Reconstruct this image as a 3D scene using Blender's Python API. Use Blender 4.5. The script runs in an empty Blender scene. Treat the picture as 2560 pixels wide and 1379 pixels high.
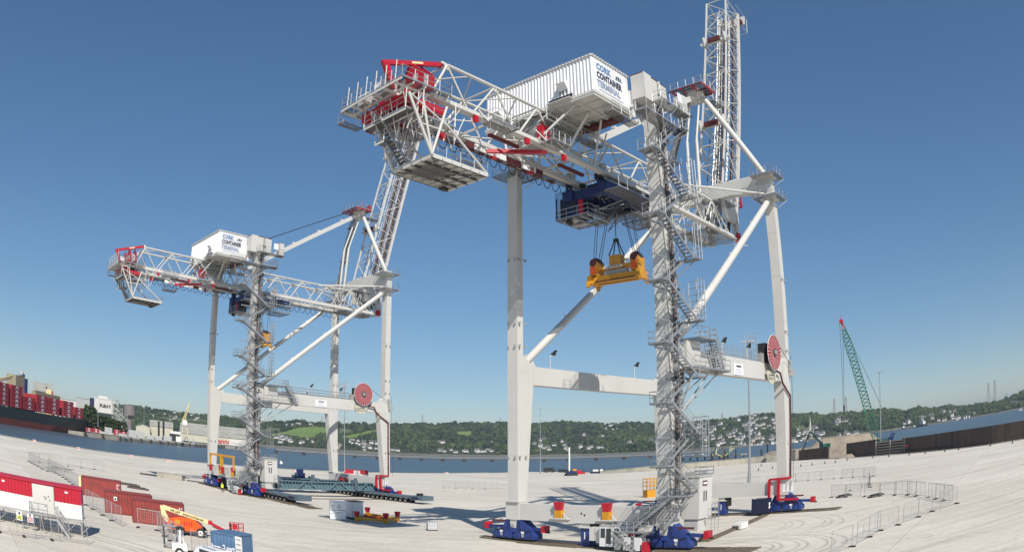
import bpy, math, random
import numpy as np
from mathutils import Vector, Matrix
R=math.radians
random.seed(7)
SC=bpy.context.scene
# ------------------------------------------------------------------ camera, sky, sun, exposure
CH=9.938; PITCH=.23787; ROLL=-.0029; K1=.53206; K3=.033746      # wide webcam lens: theta = K1 r + K3 r^3 (r in 1000 px of the 2560 px frame)
cd=bpy.data.cameras.new('camera'); cam=bpy.data.objects.new('camera',cd); SC.collection.objects.link(cam); SC.camera=cam
cam.location=(0,0,CH)
_f=Vector((0,math.cos(PITCH),math.sin(PITCH))); _u=Vector((0,-math.sin(PITCH),math.cos(PITCH))); _r=Vector((1,0,0))
CR=math.cos(ROLL)*_r+math.sin(ROLL)*_u; CU=-math.sin(ROLL)*_r+math.cos(ROLL)*_u; CF=_f
cam.rotation_euler=Matrix((CR,CU,-CF)).transposed().to_euler()
cd.type='PANO'; cd.panorama_type='FISHEYE_LENS_POLYNOMIAL'; cd.sensor_fit='HORIZONTAL'
cd.sensor_width=36; cd.sensor_height=36*551/1024; cd.fisheye_fov=R(170)
_s=2.56/36
cd.fisheye_polynomial_k0=0; cd.fisheye_polynomial_k1=-K1*_s; cd.fisheye_polynomial_k2=0; cd.fisheye_polynomial_k3=-K3*_s**3; cd.fisheye_polynomial_k4=0
cd.clip_start=.1; cd.clip_end=20000
SUN=Vector((.27,-.963,.90)).normalized()
w=bpy.data.worlds.new('World'); SC.world=w; w.use_nodes=True
nt=w.node_tree; bg=nt.nodes['Background']; sky=nt.nodes.new('ShaderNodeTexSky'); sky.sky_type='NISHITA'; sky.sun_disc=False
sky.sun_elevation=math.asin(SUN.z); sky.sun_rotation=math.atan2(SUN.x,SUN.y); sky.altitude=0; sky.air_density=1.0; sky.dust_density=0.0; sky.ozone_density=5.5
gm=nt.nodes.new('ShaderNodeGamma'); gm.inputs[1].default_value=.78; nt.links.new(sky.outputs[0],gm.inputs[0]); hs=nt.nodes.new('ShaderNodeHueSaturation'); hs.inputs['Saturation'].default_value=1.2; hs.inputs['Value'].default_value=1.3; nt.links.new(gm.outputs[0],hs.inputs['Color']); nt.links.new(hs.outputs[0],bg.inputs[0]); bg.inputs[1].default_value=.087
sl=bpy.data.lights.new('sun','SUN'); sl.energy=4.6; sl.angle=R(.5); sl.color=(1,.94,.86)
so=bpy.data.objects.new('sun',sl); SC.collection.objects.link(so); so.rotation_euler=SUN.to_track_quat('Z','Y').to_euler()
SC.view_settings.view_transform='Standard'; SC.view_settings.look='None'; SC.view_settings.exposure=.25; SC.view_settings.gamma=1
# ------------------------------------------------------------------ lens helpers: photo pixel (2560 wide) -> ray -> point of the place
def ray(x,y):
    dx=(x-1280)/1000; dy=-(y-689.5)/1000; r=math.hypot(dx,dy)+1e-9; th=K1*r+K3*r**3
    return math.cos(th)*CF+math.sin(th)*(dx/r*CR+dy/r*CU)
def G(x,y,z=0.):
    d=ray(x,y); t=(z-CH)/d.z; return Vector((d.x*t,d.y*t,z))
def D(x,y,dist):
    d=ray(x,y); t=dist/math.hypot(d.x,d.y); return Vector((d.x*t,d.y*t,CH+d.z*t))
# ------------------------------------------------------------------ materials
MT={}
def mat(n,col,rough=.6,metal=0,var=.0,vs=2.,bump=0,bs=20.,spec=.5,dirt=None,emit=None):
    m=bpy.data.materials.new(n); m.use_nodes=True; t=m.node_tree; b=t.nodes['Principled BSDF']
    b.inputs['Base Color'].default_value=(*col,1); b.inputs['Roughness'].default_value=rough; b.inputs['Metallic'].default_value=metal
    b.inputs['Specular IOR Level'].default_value=spec
    L=t.links.new
    if var or bump:
        tc=t.nodes.new('ShaderNodeTexCoord')
    if var:
        nz=t.nodes.new('ShaderNodeTexNoise'); nz.inputs['Scale'].default_value=vs; nz.inputs['Detail'].default_value=6; nz.inputs['Roughness'].default_value=.65
        L(tc.outputs['Object'],nz.inputs['Vector'])
        cr=t.nodes.new('ShaderNodeValToRGB'); cr.color_ramp.elements[0].position=.32; cr.color_ramp.elements[1].position=.7
        d=dirt or tuple(c*(1-var) for c in col); u=tuple(min(1,c*(1+var*.35)) for c in col)
        cr.color_ramp.elements[0].color=(*d,1); cr.color_ramp.elements[1].color=(*u,1)
        e=cr.color_ramp.elements.new(.45); e.color=(*[a*.8+b_*.2 for a,b_ in zip(col,d)],1)
        L(nz.outputs['Fac'],cr.inputs['Fac']); L(cr.outputs['Color'],b.inputs['Base Color'])
    if bump:
        n2=t.nodes.new('ShaderNodeTexNoise'); n2.inputs['Scale'].default_value=bs; n2.inputs['Detail'].default_value=5
        L(tc.outputs['Object'],n2.inputs['Vector']); bp=t.nodes.new('ShaderNodeBump'); bp.inputs['Strength'].default_value=bump; bp.inputs['Distance'].default_value=.05
        L(n2.outputs['Fac'],bp.inputs['Height']); L(bp.outputs['Normal'],b.inputs['Normal'])
    MT[n]=m; return m
mat('crane_paint',(.54,.53,.495),.5,var=.08,vs=.35)
mat('steel_grey',(.42,.42,.41),.55,.3,var=.3,vs=1.5)
mat('grating',(.10,.10,.10),.7,.2,var=.3,vs=3)
mat('white_cladding',(.70,.70,.70),.5,var=.06,vs=.6)
mat('cable_black',(.02,.02,.022),.6)
mat('rubber',(.03,.03,.03),.85,var=.4,vs=3)
mat('red_paint',(.42,.008,.022),.45,var=.2,vs=1.5)
mat('dark_red',(.10,.018,.02),.6,var=.2,vs=2)
mat('blue_paint',(.018,.045,.20),.42,var=.35,vs=1.5)
mat('trolley_blue',(.012,.026,.11),.45,var=.3,vs=1.5)
mat('yellow_paint',(.58,.27,.015),.45,var=.25,vs=1.3)
mat('orange_paint',(.75,.10,.01),.4,var=.15,vs=1.5)
mat('cream_paint',(.72,.62,.32),.45,var=.1,vs=1.5)
mat('container_red',(.30,.045,.038),.6,var=.3,vs=.9,dirt=(.13,.045,.035))
mat('cabin_red',(.46,.01,.03),.5,var=.1,vs=.9)
mat('cabin_white',(.74,.73,.69),.5,var=.1,vs=.7)
mat('container_blue',(.09,.17,.29),.55,var=.25,vs=1.2)
mat('navy_ink',(.01,.015,.05),.5)
mat('blue_ink',(.10,.20,.36),.5)
mat('pale_ink',(.22,.27,.38),.5)
mat('black_ink',(.015,.015,.015),.5)
mat('white_ink',(.8,.8,.8),.5)
mat('glass_dark',(.02,.03,.035),.08,spec=.8)
mat('spmt_grey',(.10,.14,.17),.55,.1,var=.3,vs=2)
mat('beam_bluegrey',(.12,.20,.24),.55,.1,var=.25,vs=1)
mat('timber',(.15,.12,.08),.85,var=.5,vs=2,bump=.3,bs=8)
mat('rust',(.095,.068,.057),.85,var=.5,vs=.12,dirt=(.045,.038,.036),bump=.2,bs=3)
mat('gravel',(.30,.25,.19),.95,var=.3,vs=.3,bump=.8,bs=3)
mat('wall_concrete',(.36,.34,.28),.9,var=.3,vs=.4)
mat('crane_green',(.035,.17,.10),.5,var=.2,vs=.5)
mat('green_grey',(.05,.09,.08),.6,var=.2,vs=.5)
mat('hull_black',(.022,.026,.026),.55,var=.3,vs=.05)
mat('hull_red',(.17,.035,.02),.7,var=.35,vs=.08)
mat('ship_red',(.32,.022,.032),.6,var=.2,vs=.1)
mat('ship_tan',(.30,.27,.17),.6,var=.15,vs=.1)
mat('ship_blue',(.03,.05,.22),.6,var=.15,vs=.1)
mat('shed_cream',(.50,.48,.38),.8,var=.15,vs=.05)
mat('shed_roof',(.33,.32,.28),.8,var=.3,vs=.12)
mat('grey_clad',(.42,.43,.42),.7,var=.12,vs=.1)
mat('house_white',(.60,.58,.54),.8,var=.1,vs=.05)
mat('house_cream',(.45,.40,.33),.8,var=.1,vs=.05)
mat('slate',(.10,.10,.105),.8,var=.3,vs=.2)
mat('water_tower',(.20,.17,.17),.8,var=.15,vs=.1)
mat('hi_vis',(.65,.75,.05),.7)
mat('trousers',(.02,.022,.035),.8)
mat('skin',(.45,.25,.17),.6)
mat('bark',(.05,.035,.025),.9)
mat('reel_white',(.62,.60,.58),.5)
mat('plastic_white',(.72,.74,.76),.35)
mat('cone_dark',(.03,.03,.035),.8)
mat('reel_red',(.30,.008,.022),.5,var=.15,vs=2)
mat('container_edge',(.17,.032,.03),.6,var=.3,vs=1)
mat('galv',(.36,.37,.38),.4,.5,var=.2,vs=2)
# ---- open steel grating: bars with real gaps between them
m=mat('mesh_grate',(.15,.15,.15),.6,.2); t=m.node_tree; L=t.links.new; tc=t.nodes.new('ShaderNodeTexCoord'); sp=t.nodes.new('ShaderNodeSeparateXYZ'); L(tc.outputs['Object'],sp.inputs[0]); fx=[]
for ax,per,th_ in ((0,.11,.30),(1,.16,.22)):
    a_=t.nodes.new('ShaderNodeMath'); a_.operation='DIVIDE'; a_.inputs[1].default_value=per; L(sp.outputs[ax],a_.inputs[0]); b_=t.nodes.new('ShaderNodeMath'); b_.operation='FRACT'; L(a_.outputs[0],b_.inputs[0]); c_=t.nodes.new('ShaderNodeMath'); c_.operation='LESS_THAN'; c_.inputs[1].default_value=th_; L(b_.outputs[0],c_.inputs[0]); fx.append(c_)
mx_=t.nodes.new('ShaderNodeMath'); mx_.operation='MAXIMUM'; L(fx[0].outputs[0],mx_.inputs[0]); L(fx[1].outputs[0],mx_.inputs[1]); L(mx_.outputs[0],t.nodes['Principled BSDF'].inputs['Alpha'])
m=MT['rust']; t=m.node_tree; mp_=t.nodes.new('ShaderNodeMapping'); mp_.inputs['Scale'].default_value=(4,4,.5)
for n_ in [n for n in t.nodes if n.type=='TEX_NOISE']: 
    src=n_.inputs['Vector'].links[0].from_socket
    if not mp_.inputs['Vector'].links: t.links.new(src,mp_.inputs['Vector'])
    t.links.new(mp_.outputs[0],n_.inputs['Vector'])
# ---- foliage: tone per leaf clump
def foliage(n,c0,c1,c2):
    m=bpy.data.materials.new(n); m.use_nodes=True; t=m.node_tree; b=t.nodes['Principled BSDF']; L=t.links.new
    g=t.nodes.new('ShaderNodeNewGeometry'); cr=t.nodes.new('ShaderNodeValToRGB'); e=cr.color_ramp.elements
    e[0].color=(*c0,1); e[1].color=(*c2,1); k=e.new(.5); k.color=(*c1,1)
    L(g.outputs['Random Per Island'],cr.inputs['Fac'])
    tc=t.nodes.new('ShaderNodeTexCoord'); nz=t.nodes.new('ShaderNodeTexNoise'); nz.inputs['Scale'].default_value=.006; nz.inputs['Detail'].default_value=5
    L(tc.outputs['Object'],nz.inputs['Vector'])
    mx=t.nodes.new('ShaderNodeMix'); mx.data_type='RGBA'; mx.blend_type='MULTIPLY'; mx.inputs[0].default_value=1
    c2r=t.nodes.new('ShaderNodeValToRGB'); c2r.color_ramp.elements[0].position=.35; c2r.color_ramp.elements[1].position=.65
    c2r.color_ramp.elements[0].color=(.62,.66,.62,1); c2r.color_ramp.elements[1].color=(1.25,1.2,1.0,1)
    L(nz.outputs['Fac'],c2r.inputs['Fac']); L(cr.outputs['Color'],mx.inputs[6]); L(c2r.outputs['Color'],mx.inputs[7]); L(mx.outputs[2],b.inputs['Base Color'])
    b.inputs['Roughness'].default_value=.9; b.inputs['Specular IOR Level'].default_value=.1
    MT[n]=m
foliage('leaves',(.018,.032,.016),(.036,.056,.024),(.075,.095,.038))
# ------------------------------------------------------------------ mesh builder
class MB:
    def __init__(s,flip=False): s.v=[];s.f=[];s.m=[];s.sm=[];s.flip=flip;s.X=None
    def add(s,vs,fs,m,smooth=False):
        b=len(s.v)
        for p in vs:
            p=Vector(p)
            if s.X is not None: p=s.X@p
            s.v.append((p[0],-p[1],p[2]) if s.flip else tuple(p))
        for f in fs:
            s.f.append([b+i for i in (reversed(f) if s.flip else f)]); s.m.append(m); s.sm.append(smooth)
        return s
    def box(s,x0,x1,y0,y1,z0,z1,m):
        return s.hexa([(x0,y0,z0),(x1,y0,z0),(x1,y1,z0),(x0,y1,z0),(x0,y0,z1),(x1,y0,z1),(x1,y1,z1),(x0,y1,z1)],m)
    def cbox(s,c,sx,sy,sz,m): return s.box(c[0]-sx/2,c[0]+sx/2,c[1]-sy/2,c[1]+sy/2,c[2]-sz/2,c[2]+sz/2,m)
    def hexa(s,p,m): return s.add(p,[(0,3,2,1),(4,5,6,7),(0,1,5,4),(1,2,6,5),(2,3,7,6),(3,0,4,7)],m)
    def frame(s,p,q,up):
        p=Vector(p);q=Vector(q); d=(q-p); L=d.length
        d=d/L if L>1e-9 else Vector((0,0,1)); up=Vector(up)
        if abs(d.dot(up))>.98: up=Vector((1,0,0)) if abs(d.x)<.9 else Vector((0,1,0))
        a=d.cross(up).normalized(); b=a.cross(d).normalized(); return p,q,a,b
    def beam(s,p,q,w,h,m,up=(0,0,1)):
        p,q,a,b=s.frame(p,q,up); a=a*w/2; b=b*h/2
        return s.hexa([p-a-b,p+a-b,q+a-b,q-a-b,p-a+b,p+a+b,q+a+b,q-a+b],m)
    def tube(s,p,q,r,m,n=6,r2=None):
        p,q,a,b=s.frame(p,q,(0,0,1)); r2=r if r2 is None else r2
        vs=[];fs=[]
        for i in range(n):
            t=2*math.pi*i/n; o=a*math.cos(t)+b*math.sin(t); vs+= [p+o*r,q+o*r2]
        for i in range(n):
            j=(i+1)%n; fs.append((2*i,2*j,2*j+1,2*i+1))
        s.add(vs,fs,m,n>4)
        s.add([vs[2*i] for i in range(n)],[tuple(range(n))[::-1]],m); s.add([vs[2*i+1] for i in range(n)],[tuple(range(n))],m)
        return s
    def poly(s,pts,r,m,n=5):
        for a,b in zip(pts,pts[1:]): s.tube(a,b,r,m,n)
        return s
    def prism(s,pts,off,m):          # polygon extruded by vector off
        n=len(pts); off=Vector(off); a=[Vector(p) for p in pts]; vs=a+[p+off for p in a]
        return s.add(vs,[tuple(range(n))[::-1],tuple(range(n,2*n))]+[(i,(i+1)%n,n+(i+1)%n,n+i) for i in range(n)],m)
    def sphere(s,c,r,m,n=8,k=5,sc=(1,1,1)):
        c=Vector(c); vs=[];fs=[]
        for i in range(k+1):
            ph=math.pi*i/k
            for j in range(n):
                t=2*math.pi*j/n; vs.append(c+Vector((r*sc[0]*math.sin(ph)*math.cos(t),r*sc[1]*math.sin(ph)*math.sin(t),r*sc[2]*math.cos(ph))))
        for i in range(k):
            for j in range(n):
                fs.append((i*n+j,(i+1)*n+j,(i+1)*n+(j+1)%n,i*n+(j+1)%n))
        return s.add(vs,fs,m,True)
    def rail(s,pts,m='galv',h=1.1,sp=1.5,r=.028,closed=False):
        pts=[Vector(p) for p in pts]
        if closed: pts=pts+[pts[0]]
        for a,b in zip(pts,pts[1:]):
            for z in (h,h*.52): s.tube(a+Vector((0,0,z)),b+Vector((0,0,z)),r,m,4)
            s.beam(a+Vector((0,0,.08)),b+Vector((0,0,.08)),.02,.14,m)
            n=max(1,round((b-a).length/sp))
            for i in range(n+1):
                p=a.lerp(b,i/n); s.tube(p,p+Vector((0,0,h)),r,m,4)
        return s
    def stair(s,p,q,w,m='galv',side=None):    # flight between p (bottom) and q (top); side = horizontal vector across
        p=Vector(p);q=Vector(q); d=q-p; hd=Vector((d.x,d.y,0)); 
        sd=Vector((-hd.y,hd.x,0)).normalized() if side is None else Vector(side)
        up=Vector((0,0,1))
        for k in (-1,1):
            o=sd*w/2*k; s.beam(p+o,q+o,.06,.26,m)
            s.tube(p+o+up*1.05,q+o+up*1.05,.03,m,4); s.tube(p+o+up*.6,q+o+up*.6,.025,m,4)
            n=max(2,int(d.length/1.3))
            for i in range(n+1): a=p.lerp(q,i/n)+o; s.tube(a,a+up*1.05,.025,m,4)
        n=max(3,int(abs(d.z)/.24))
        for i in range(n):
            a=p.lerp(q,(i+.5)/n); a1=a-sd*w/2; a2=a+sd*w/2; s.beam(a1,a2,.24,.035,'grating')
        return s
    def build(s,name,parent=None,loc=None,rz=None,coll=None):
        me=bpy.data.meshes.new(name); me.from_pydata(s.v,[],s.f)
        ks=[]
        for k in s.m:
            if k not in ks: ks.append(k)
        for k in ks: me.materials.append(MT[k])
        me.polygons.foreach_set('material_index',[ks.index(k) for k in s.m]); me.polygons.foreach_set('use_smooth',s.sm); me.update()
        o=bpy.data.objects.new(name,me); SC.collection.objects.link(o)
        if parent: o.parent=parent
        if loc is not None: o.location=loc
        if rz is not None: o.rotation_euler=(0,0,rz)
        return o
def tag(o,label=None,cat=None,group=None,kind=None):
    if label: o['label']=label
    if cat: o['category']=cat
    if group: o['group']=group
    if kind: o['kind']=kind
    return o
def thing(name,label,cat,loc=(0,0,0),rz=0,group=None):
    o=bpy.data.objects.new(name,None); SC.collection.objects.link(o); o.location=loc; o.rotation_euler=(0,0,rz); o.empty_display_size=.5
    return tag(o,label,cat,group)
def kids(o): return [c for c in SC.collection.objects if c.parent==o]
def dup(root,loc,rz=0,label=None,scale=None,group=None):
    r=root.copy(); SC.collection.objects.link(r); r.location=loc; r.rotation_euler=(0,0,rz)
    if scale: r.scale=scale
    if label: r['label']=label
    if group: r['group']=group
    for ch in kids(root):
        c=ch.copy(); SC.collection.objects.link(c); c.parent=r
        for g in kids(ch):
            d=g.copy(); SC.collection.objects.link(d); d.parent=c
    return r
def text(body,size,m,parent,loc,rot,bold=.02,ext=.01,name='lettering',wide=1,align='LEFT',sp=1):
    cu=bpy.data.curves.new(name,'FONT'); cu.body=body; cu.size=size; cu.offset=bold*size; cu.extrude=ext; cu.align_x=align; cu.resolution_u=2; cu.space_character=sp; cu.fill_mode='BOTH'
    t=bpy.data.objects.new('tmp',cu); SC.collection.objects.link(t); bpy.context.view_layer.update()
    me=bpy.data.meshes.new_from_object(t.evaluated_get(bpy.context.evaluated_depsgraph_get())); bpy.data.objects.remove(t); me.name=name
    me.materials.clear(); me.materials.append(MT[m]); o=bpy.data.objects.new(name,me); SC.collection.objects.link(o)
    o.parent=parent; o.location=loc; o.rotation_euler=rot; o.scale=(wide,1,1); return o
# ------------------------------------------------------------------ ship-to-shore cranes; local axes: u towards the water, v along the rails, z up
U1=30.73; V1=18.81; VC=9.4; GN=11.5; GF=7.3; ZL=38.8; ZU=42.6
def crane(loc,rz,code,boom_deg,label,seed,tu=4.6):
    rnd=random.Random(seed)
    W='crane_paint'; T=thing('container_crane',label,'crane',loc,rz,'ship to shore container cranes')
    M=lambda: MB(True)
    # legs
    for (u,v,land) in ((0,0,1),(0,V1,1),(U1,0,0),(U1,V1,0)):
        m=M(); s=1 if land else -1; hv=.72
        def quad(z,a,b): return [(u+s*a,v-hv,z),(u+s*b,v-hv,z),(u+s*b,v+hv,z),(u+s*a,v+hv,z)]
        def seg(z0,a0,b0,z1,a1,b1):
            p=quad(z0,a0,b0)+quad(z1,a1,b1); m.hexa(p if s>0 else [p[i] for i in (1,0,3,2,5,4,7,6)],W)
        seg(4.35,-.68,.72,17.4,-.68,1.85); seg(17.4,-.68,1.85,19.55,-.68,1.75); ui=.22 if land else .55; seg(19.55,-.68,1.75,20.6,-.68,ui)
        ztop=(46.6 if v>0 else 44.4) if land else 46.3
        seg(20.6,-.68,ui,ztop,-.66,ui)
        m.box(u-.95,u+1.0,v-.95,v+.95,4.5,4.62,W)
        for z in (13.0,25.5,31.5,37.5): m.box(*(sorted((u-s*.70,u+s*(ui+.02)))),v-.74,v+.74,z,z+.05,W) if z>20 else None
        for z in (9.5,21.5,24,31): # lugs
            for a in (-.5,.45): m.box(u+a-.08,u+a+.08,v+hv,v+hv+.28,z-.12,z+.12,'steel_grey'); m.box(u-.68*s-.2,u-.68*s+.05,v+a-.08,v+a+.08,z-.12,z+.12,'steel_grey')
        if not land:
            for z in (42.3,45.5): m.box(u-1.1,u+1.15,v-1.1,v+1.15,z-.12,z+.06,W)
        L=m.build('leg',T)
        if not (land and v>0):
            pm=M(); zz=(40.9,) if land else (42.4,45.6)
            for z in zz:
                a=1.9; pm.box(u-a,u+a,v-a,v+a,z-.1,z,'mesh_grate'); pm.rail([(u-a,v-a,z),(u+a,v-a,z),(u+a,v+a,z),(u-a,v+a,z)],closed=True)
                for sx in (-1,1):
                    for sy in (-1,1): pm.tube((u+sx*a,v+sy*a,z-.1),(u+sx*.7,v+sy*.7,z-1.3),.05,W,4)
            pm.build('platform',L)
    # sill beams with pivot brackets
    for u in (0,U1):
        m=M(); m.box(u-.66,u+.66,-1.0,V1+1.0,2.55,4.35,W)
        m.box(u-.72,u+.72,-1.0,.9,2.5,4.5,W); m.box(u-.72,u+.72,V1-.9,V1+1.0,2.5,4.5,W)
        for v in (0,V1): m.prism([(u-.6,v-.95,2.5),(u-.6,v+.95,2.5),(u-.6,v+.35,1.45),(u-.6,v-.35,1.45)],(1.2,0,0),W); m.tube((u-.75,v,1.85),(u+.75,v,1.85),.2,'steel_grey',8)
        m.build('sill_beam',T)
    # support pads on landside sill
    for v in (6.55,12.5):
        m=M(); u=-.9
        m.box(-1.25,-.6,v-1.3,v+1.3,2.92,3.04,W); m.box(-1.2,-.68,v-.42,v+.42,3.04,3.85,'yellow_paint')
        m.prism([(-1.2,v-.3,3.85),(-1.2,v+.3,3.85),(-1.2,v+.55,4.75),(-1.2,v-.55,4.75)],(.5,0,0),'red_paint')
        for k in (-1,1): m.prism([(-1.0,v+k*1.1,3.04),(-1.0,v+k*.6,3.04),(-1.0,v+k*.6,3.6)],(.08,0,0),W)
        m.build('support_pad',T)
    m=M()
    for dv in (9.2,9.6): m.prism([(-.67,dv-.13,3.5),(-.67,dv+.13,3.5),(-.67,dv,3.25 if dv>9.4 else 3.75)],(-.02,0,0),'black_ink')
    m.build('warning_mark',T)
    # portal beams
    for v in (0,V1):
        m=M(); m.box(1.5,U1-1.5,v-.55,v+.55,17.45,19.5,W)
        for x in (4,10,16,22,27): m.box(x-.06,x+.06,v-.575,v+.575,17.43,19.52,W)
        m.box(2.0,2.12,v-.62,v+.62,17.4,19.55,W); m.box(U1-2.12,U1-2.0,v-.62,v+.62,17.4,19.55,W)
        m.build('portal_beam',T)
        b=M(); b.tube((1.3,v,19.9),(U1-.5,v,42.1),.43,W,12); 
        for t in (.25,.5,.75):
            p=Vector((1.3,v,19.9)).lerp(Vector((U1-.5,v,42.1)),t); b.box(p.x-.15,p.x+.15,v-.1,v+.1,p.z+.3,p.z+.75,W)
        b.prism([(.6,v-.2,19.3),(3.0,v-.2,19.4),(1.9,v-.2,20.9),(.7,v-.2,20.5)],(0,.4,0),W)
        b.build('brace',T)
    # waterside cross beam, landside portal head
    m=M(); 
    m.prism([(U1-.65,.6,46.1),(U1-.65,.6,43.3),(U1-.65,5.5,44.0),(U1-.65,8,44.0),(U1-.65,10.8,44.0),(U1-.65,13.3,44.0),(U1-.65,V1-.6,43.3),(U1-.65,V1-.6,46.1)],(1.3,0,0),W)
    for v in (GF,GN): m.box(U1-.5,U1+3.2,v-.25,v+.25,41.0,44.4,W); m.prism([(U1+3.2,v-.25,41),(U1+3.2,v-.25,44.4),(U1+4.0,v-.25,42.5),(U1+4.0,v-.25,38.6),(U1+2.2,v-.25,38.4)],(0,.5,0),W)
    m.build('cross_beam',T)
    m=M()
    m.prism([(-.75,.4,46.0),(-.75,.4,41.8),(-.75,1.2,43.6),(-.75,2.6,44.2),(-.75,V1-2.8,44.2),(-.75,V1-1.4,43.4),(-.75,V1-.72,41.8),(-.75,V1-.72,46.2)],(1.5,0,0),W)
    m.box(-2.3,2.2,V1-.75,V1+.8,44.2,47.0,W); m.box(-2.32,-.9,V1+.8,V1+.9,44.0,47.1,W)
    m.box(-2.3,2.2,V1-.8,V1+.82,47.0,47.12,'dark_red')
    for v in (GF,GN):
        m.box(-.5,.5,v-.2,v+.2,42.6,44.3,W)
    m.build('portal_head',T)
    # head platform
    m=M()
    for z,a,b in ((41.6,-4.5,3.2),(44.0,-1,4.4)):
        m.box(a,b,V1+.85,V1+2.2,z-.08,z,'mesh_grate'); m.rail([(a,V1+.9,z),(a,V1+2.2,z),(b,V1+2.2,z),(b,V1+.9,z)])
        for x in (a,b,(a+b)/2): m.tube((x,V1+2.1,z-.1),(x*.5,V1+.75,z-1.5),.06,W,4)
    m.box(3.4,4.3,V1+.9,V1+2.1,44.1,46.3,'crane_paint'); m.box(2.0,3.0,V1+2.22,V1+2.26,44.9,46.0,'white_cladding')
    m.box(-5.5,-1.0,V1-2.2,V1-1.1,41.9,41.98,'mesh_grate'); m.rail([(-5.5,V1-2.2,42),(-5.5,V1-1.1,42),(-1,V1-1.1,42)])
    m.build('head_platform',T)
    # girder: box truss with machinery rails
    m=M(); u0=-23.3; u1=33.0
    for v in (GF,GN):
        m.box(u0,u1,v-.22,v+.22,ZL-.28,ZL+.28,W); m.box(u0,u1,v-.06,v+.06,ZL+.28,ZL+.42,'steel_grey')
        s=-1 if v==GF else 1
        m.box(u0,u1,v+s*.22,v+s*.55,ZL-.3,ZL-.22,W)
        m.tube((-21.5,v,ZU),(26.5,v,ZU),.17,W,8); m.tube((-21.5,v,ZU),(-23.2,v,ZL+.2),.13,W); m.tube((26.5,v,ZU),(31.5,v,ZL+.2),.15,W)
        n=14; L=(26.5+21.5)/n; 
        xs=[-21.5+48*i/8 for i in range(9)]
        for i,x in enumerate(xs):
            for k in (-1,1):
                xx=x+k*3.0
                if -23.4<xx<31: m.tube((x,v,ZU),(xx-k*.35,v,ZL+.2),.11,W,6)
            m.box(x-.3,x+.3,v-.05,v+.05,ZU-.45,ZU+.05,W)
        for i,x in enumerate(xs[:-1]):
            m.tube((x+3,v,ZU),(x+3,v,ZU),.05,W,4)
    for i in range(9):
        x=-21.5+6*i
        m.tube((x,GF,ZU),(x,GN,ZU),.1,W,6)
        if i<8: m.tube((x,GF,ZU),(x+3,GN,ZU),.075,W,5); m.tube((x+3,GN,ZU),(x+6,GF,ZU),.075,W,5)
    x=u0
    while x<u1:      # outriggers and walkways under the chords
        for v,s in ((GF,-1),):
            m.beam((x,v,ZL-.2),(x,v+s*1.15,ZL-.2),.09,.14,W)
            m.tube((x,v+s*1.1,ZL-.3),(x,v,ZL-.95),.045,W,4)
        x+=2.0
    for x in range(-22,33,6):
        m.beam((x,GF,ZL-.1),(x,GN,ZL-.1),.14,.2,W)
        m.tube((x,GF,ZL-.1),(x+6,GN,ZL-.1),.07,W,5)
    m.build('girder',T)
    m=M()
    for v,s in ((GF,-1),):
        a,b=sorted((v+s*.3,v+s*1.2))
        m.box(u0,u1,a,b,ZL-.36,ZL-.3,'mesh_grate'); m.rail([(u0,v+s*1.2,ZL-.3),(-3.4,v+s*1.2,ZL-.3)]); m.rail([(3.4,v+s*1.2,ZL-.3),(u1,v+s*1.2,ZL-.3)])
    m.build('girder_walkway',T)
    # festoon cables, red buffer brackets and the energy chain along the girder
    m=M()
    for x in np.arange(u0,u1-6,1.35):
        m.poly([(x,GF-.75,ZL-.5),(x+.35,GF-.75,ZL-1.35),(x+.68,GF-.75,ZL-1.5),(x+1.0,GF-.75,ZL-1.35),(x+1.35,GF-.75,ZL-.5)],.05,'cable_black',4)
    m.box(u0+2,-1,GF-.95,GF-.55,ZL-.62,ZL-.5,'dark_red')
    for x in np.arange(u0+8,u0+19,1.1): m.box(x,x+.95,GF+.35,GF+.5,ZL-1.0,ZL-.45,'white_cladding' if rnd.random()>.25 else 'dark_red')
    for x in (-15,-5,3): m.box(x,x+4,GN-1.3,GN-1.0,ZL-.75,ZL-.45,'dark_red')
    m.build('festoon',T)
    for x in (-18.3,-11.6,-6.2):
        m=M(); m.box(x-.2,x+.22,GN+.3,GN+.65,ZL-.95,ZL-.35,'red_paint'); m.build('buffer',T); m=M(); m.box(x-.2,x+.35,GF+.1,GF+.5,ZL-1.2,ZL-.5,'red_paint'); m.tube((x+.3,GF+.3,ZL-1.0),(x+.8,GF+.3,ZL-1.0),.13,'cable_black',6)
        m.build('buffer',T)
    m=M(); m.beam((-8.6,GN+.3,ZL-.8),(-13.2,GF+1,ZL-1.1),.35,.35,'red_paint'); m.box(-9.4,-8.2,GN-.2,GN+.5,ZL+.5,ZL+1.9,'red_paint'); m.tube((-8.6,GN,ZL+1.9),(-8.9,GN,ZL+2.5),.1,'red_paint')
    m.build('trolley_stop',T)
    # service baskets hung under and beside the girder
    for (a,b,c,d,z) in ((-17.5,-14.5,GN+.5,GN+2.1,ZL-.9),(-9.8,-7.2,GN+.5,GN+2.2,ZL-.3),(-14.8,-12.0,GF-2.4,GF-.8,ZL-2.0),(-3.3,-.8,GN+.3,GN+2.1,ZU+.3)):
        m=M(); m.box(a,b,c,d,z-.08,z,'mesh_grate'); m.rail([(a,c,z),(b,c,z),(b,d,z),(a,d,z)],closed=True,sp=1)
        for x in (a,b): m.tube((x,(c+d)/2,z),(x,GN if c>VC else GF,z+1.6),.06,W,4)
        m.build('service_basket',T)
    # rear machinery platform
    m=M(); zr=39.0; RU0,RU1,RV0,RV1=-26.3,-22.9,4.9,11.4
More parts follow.
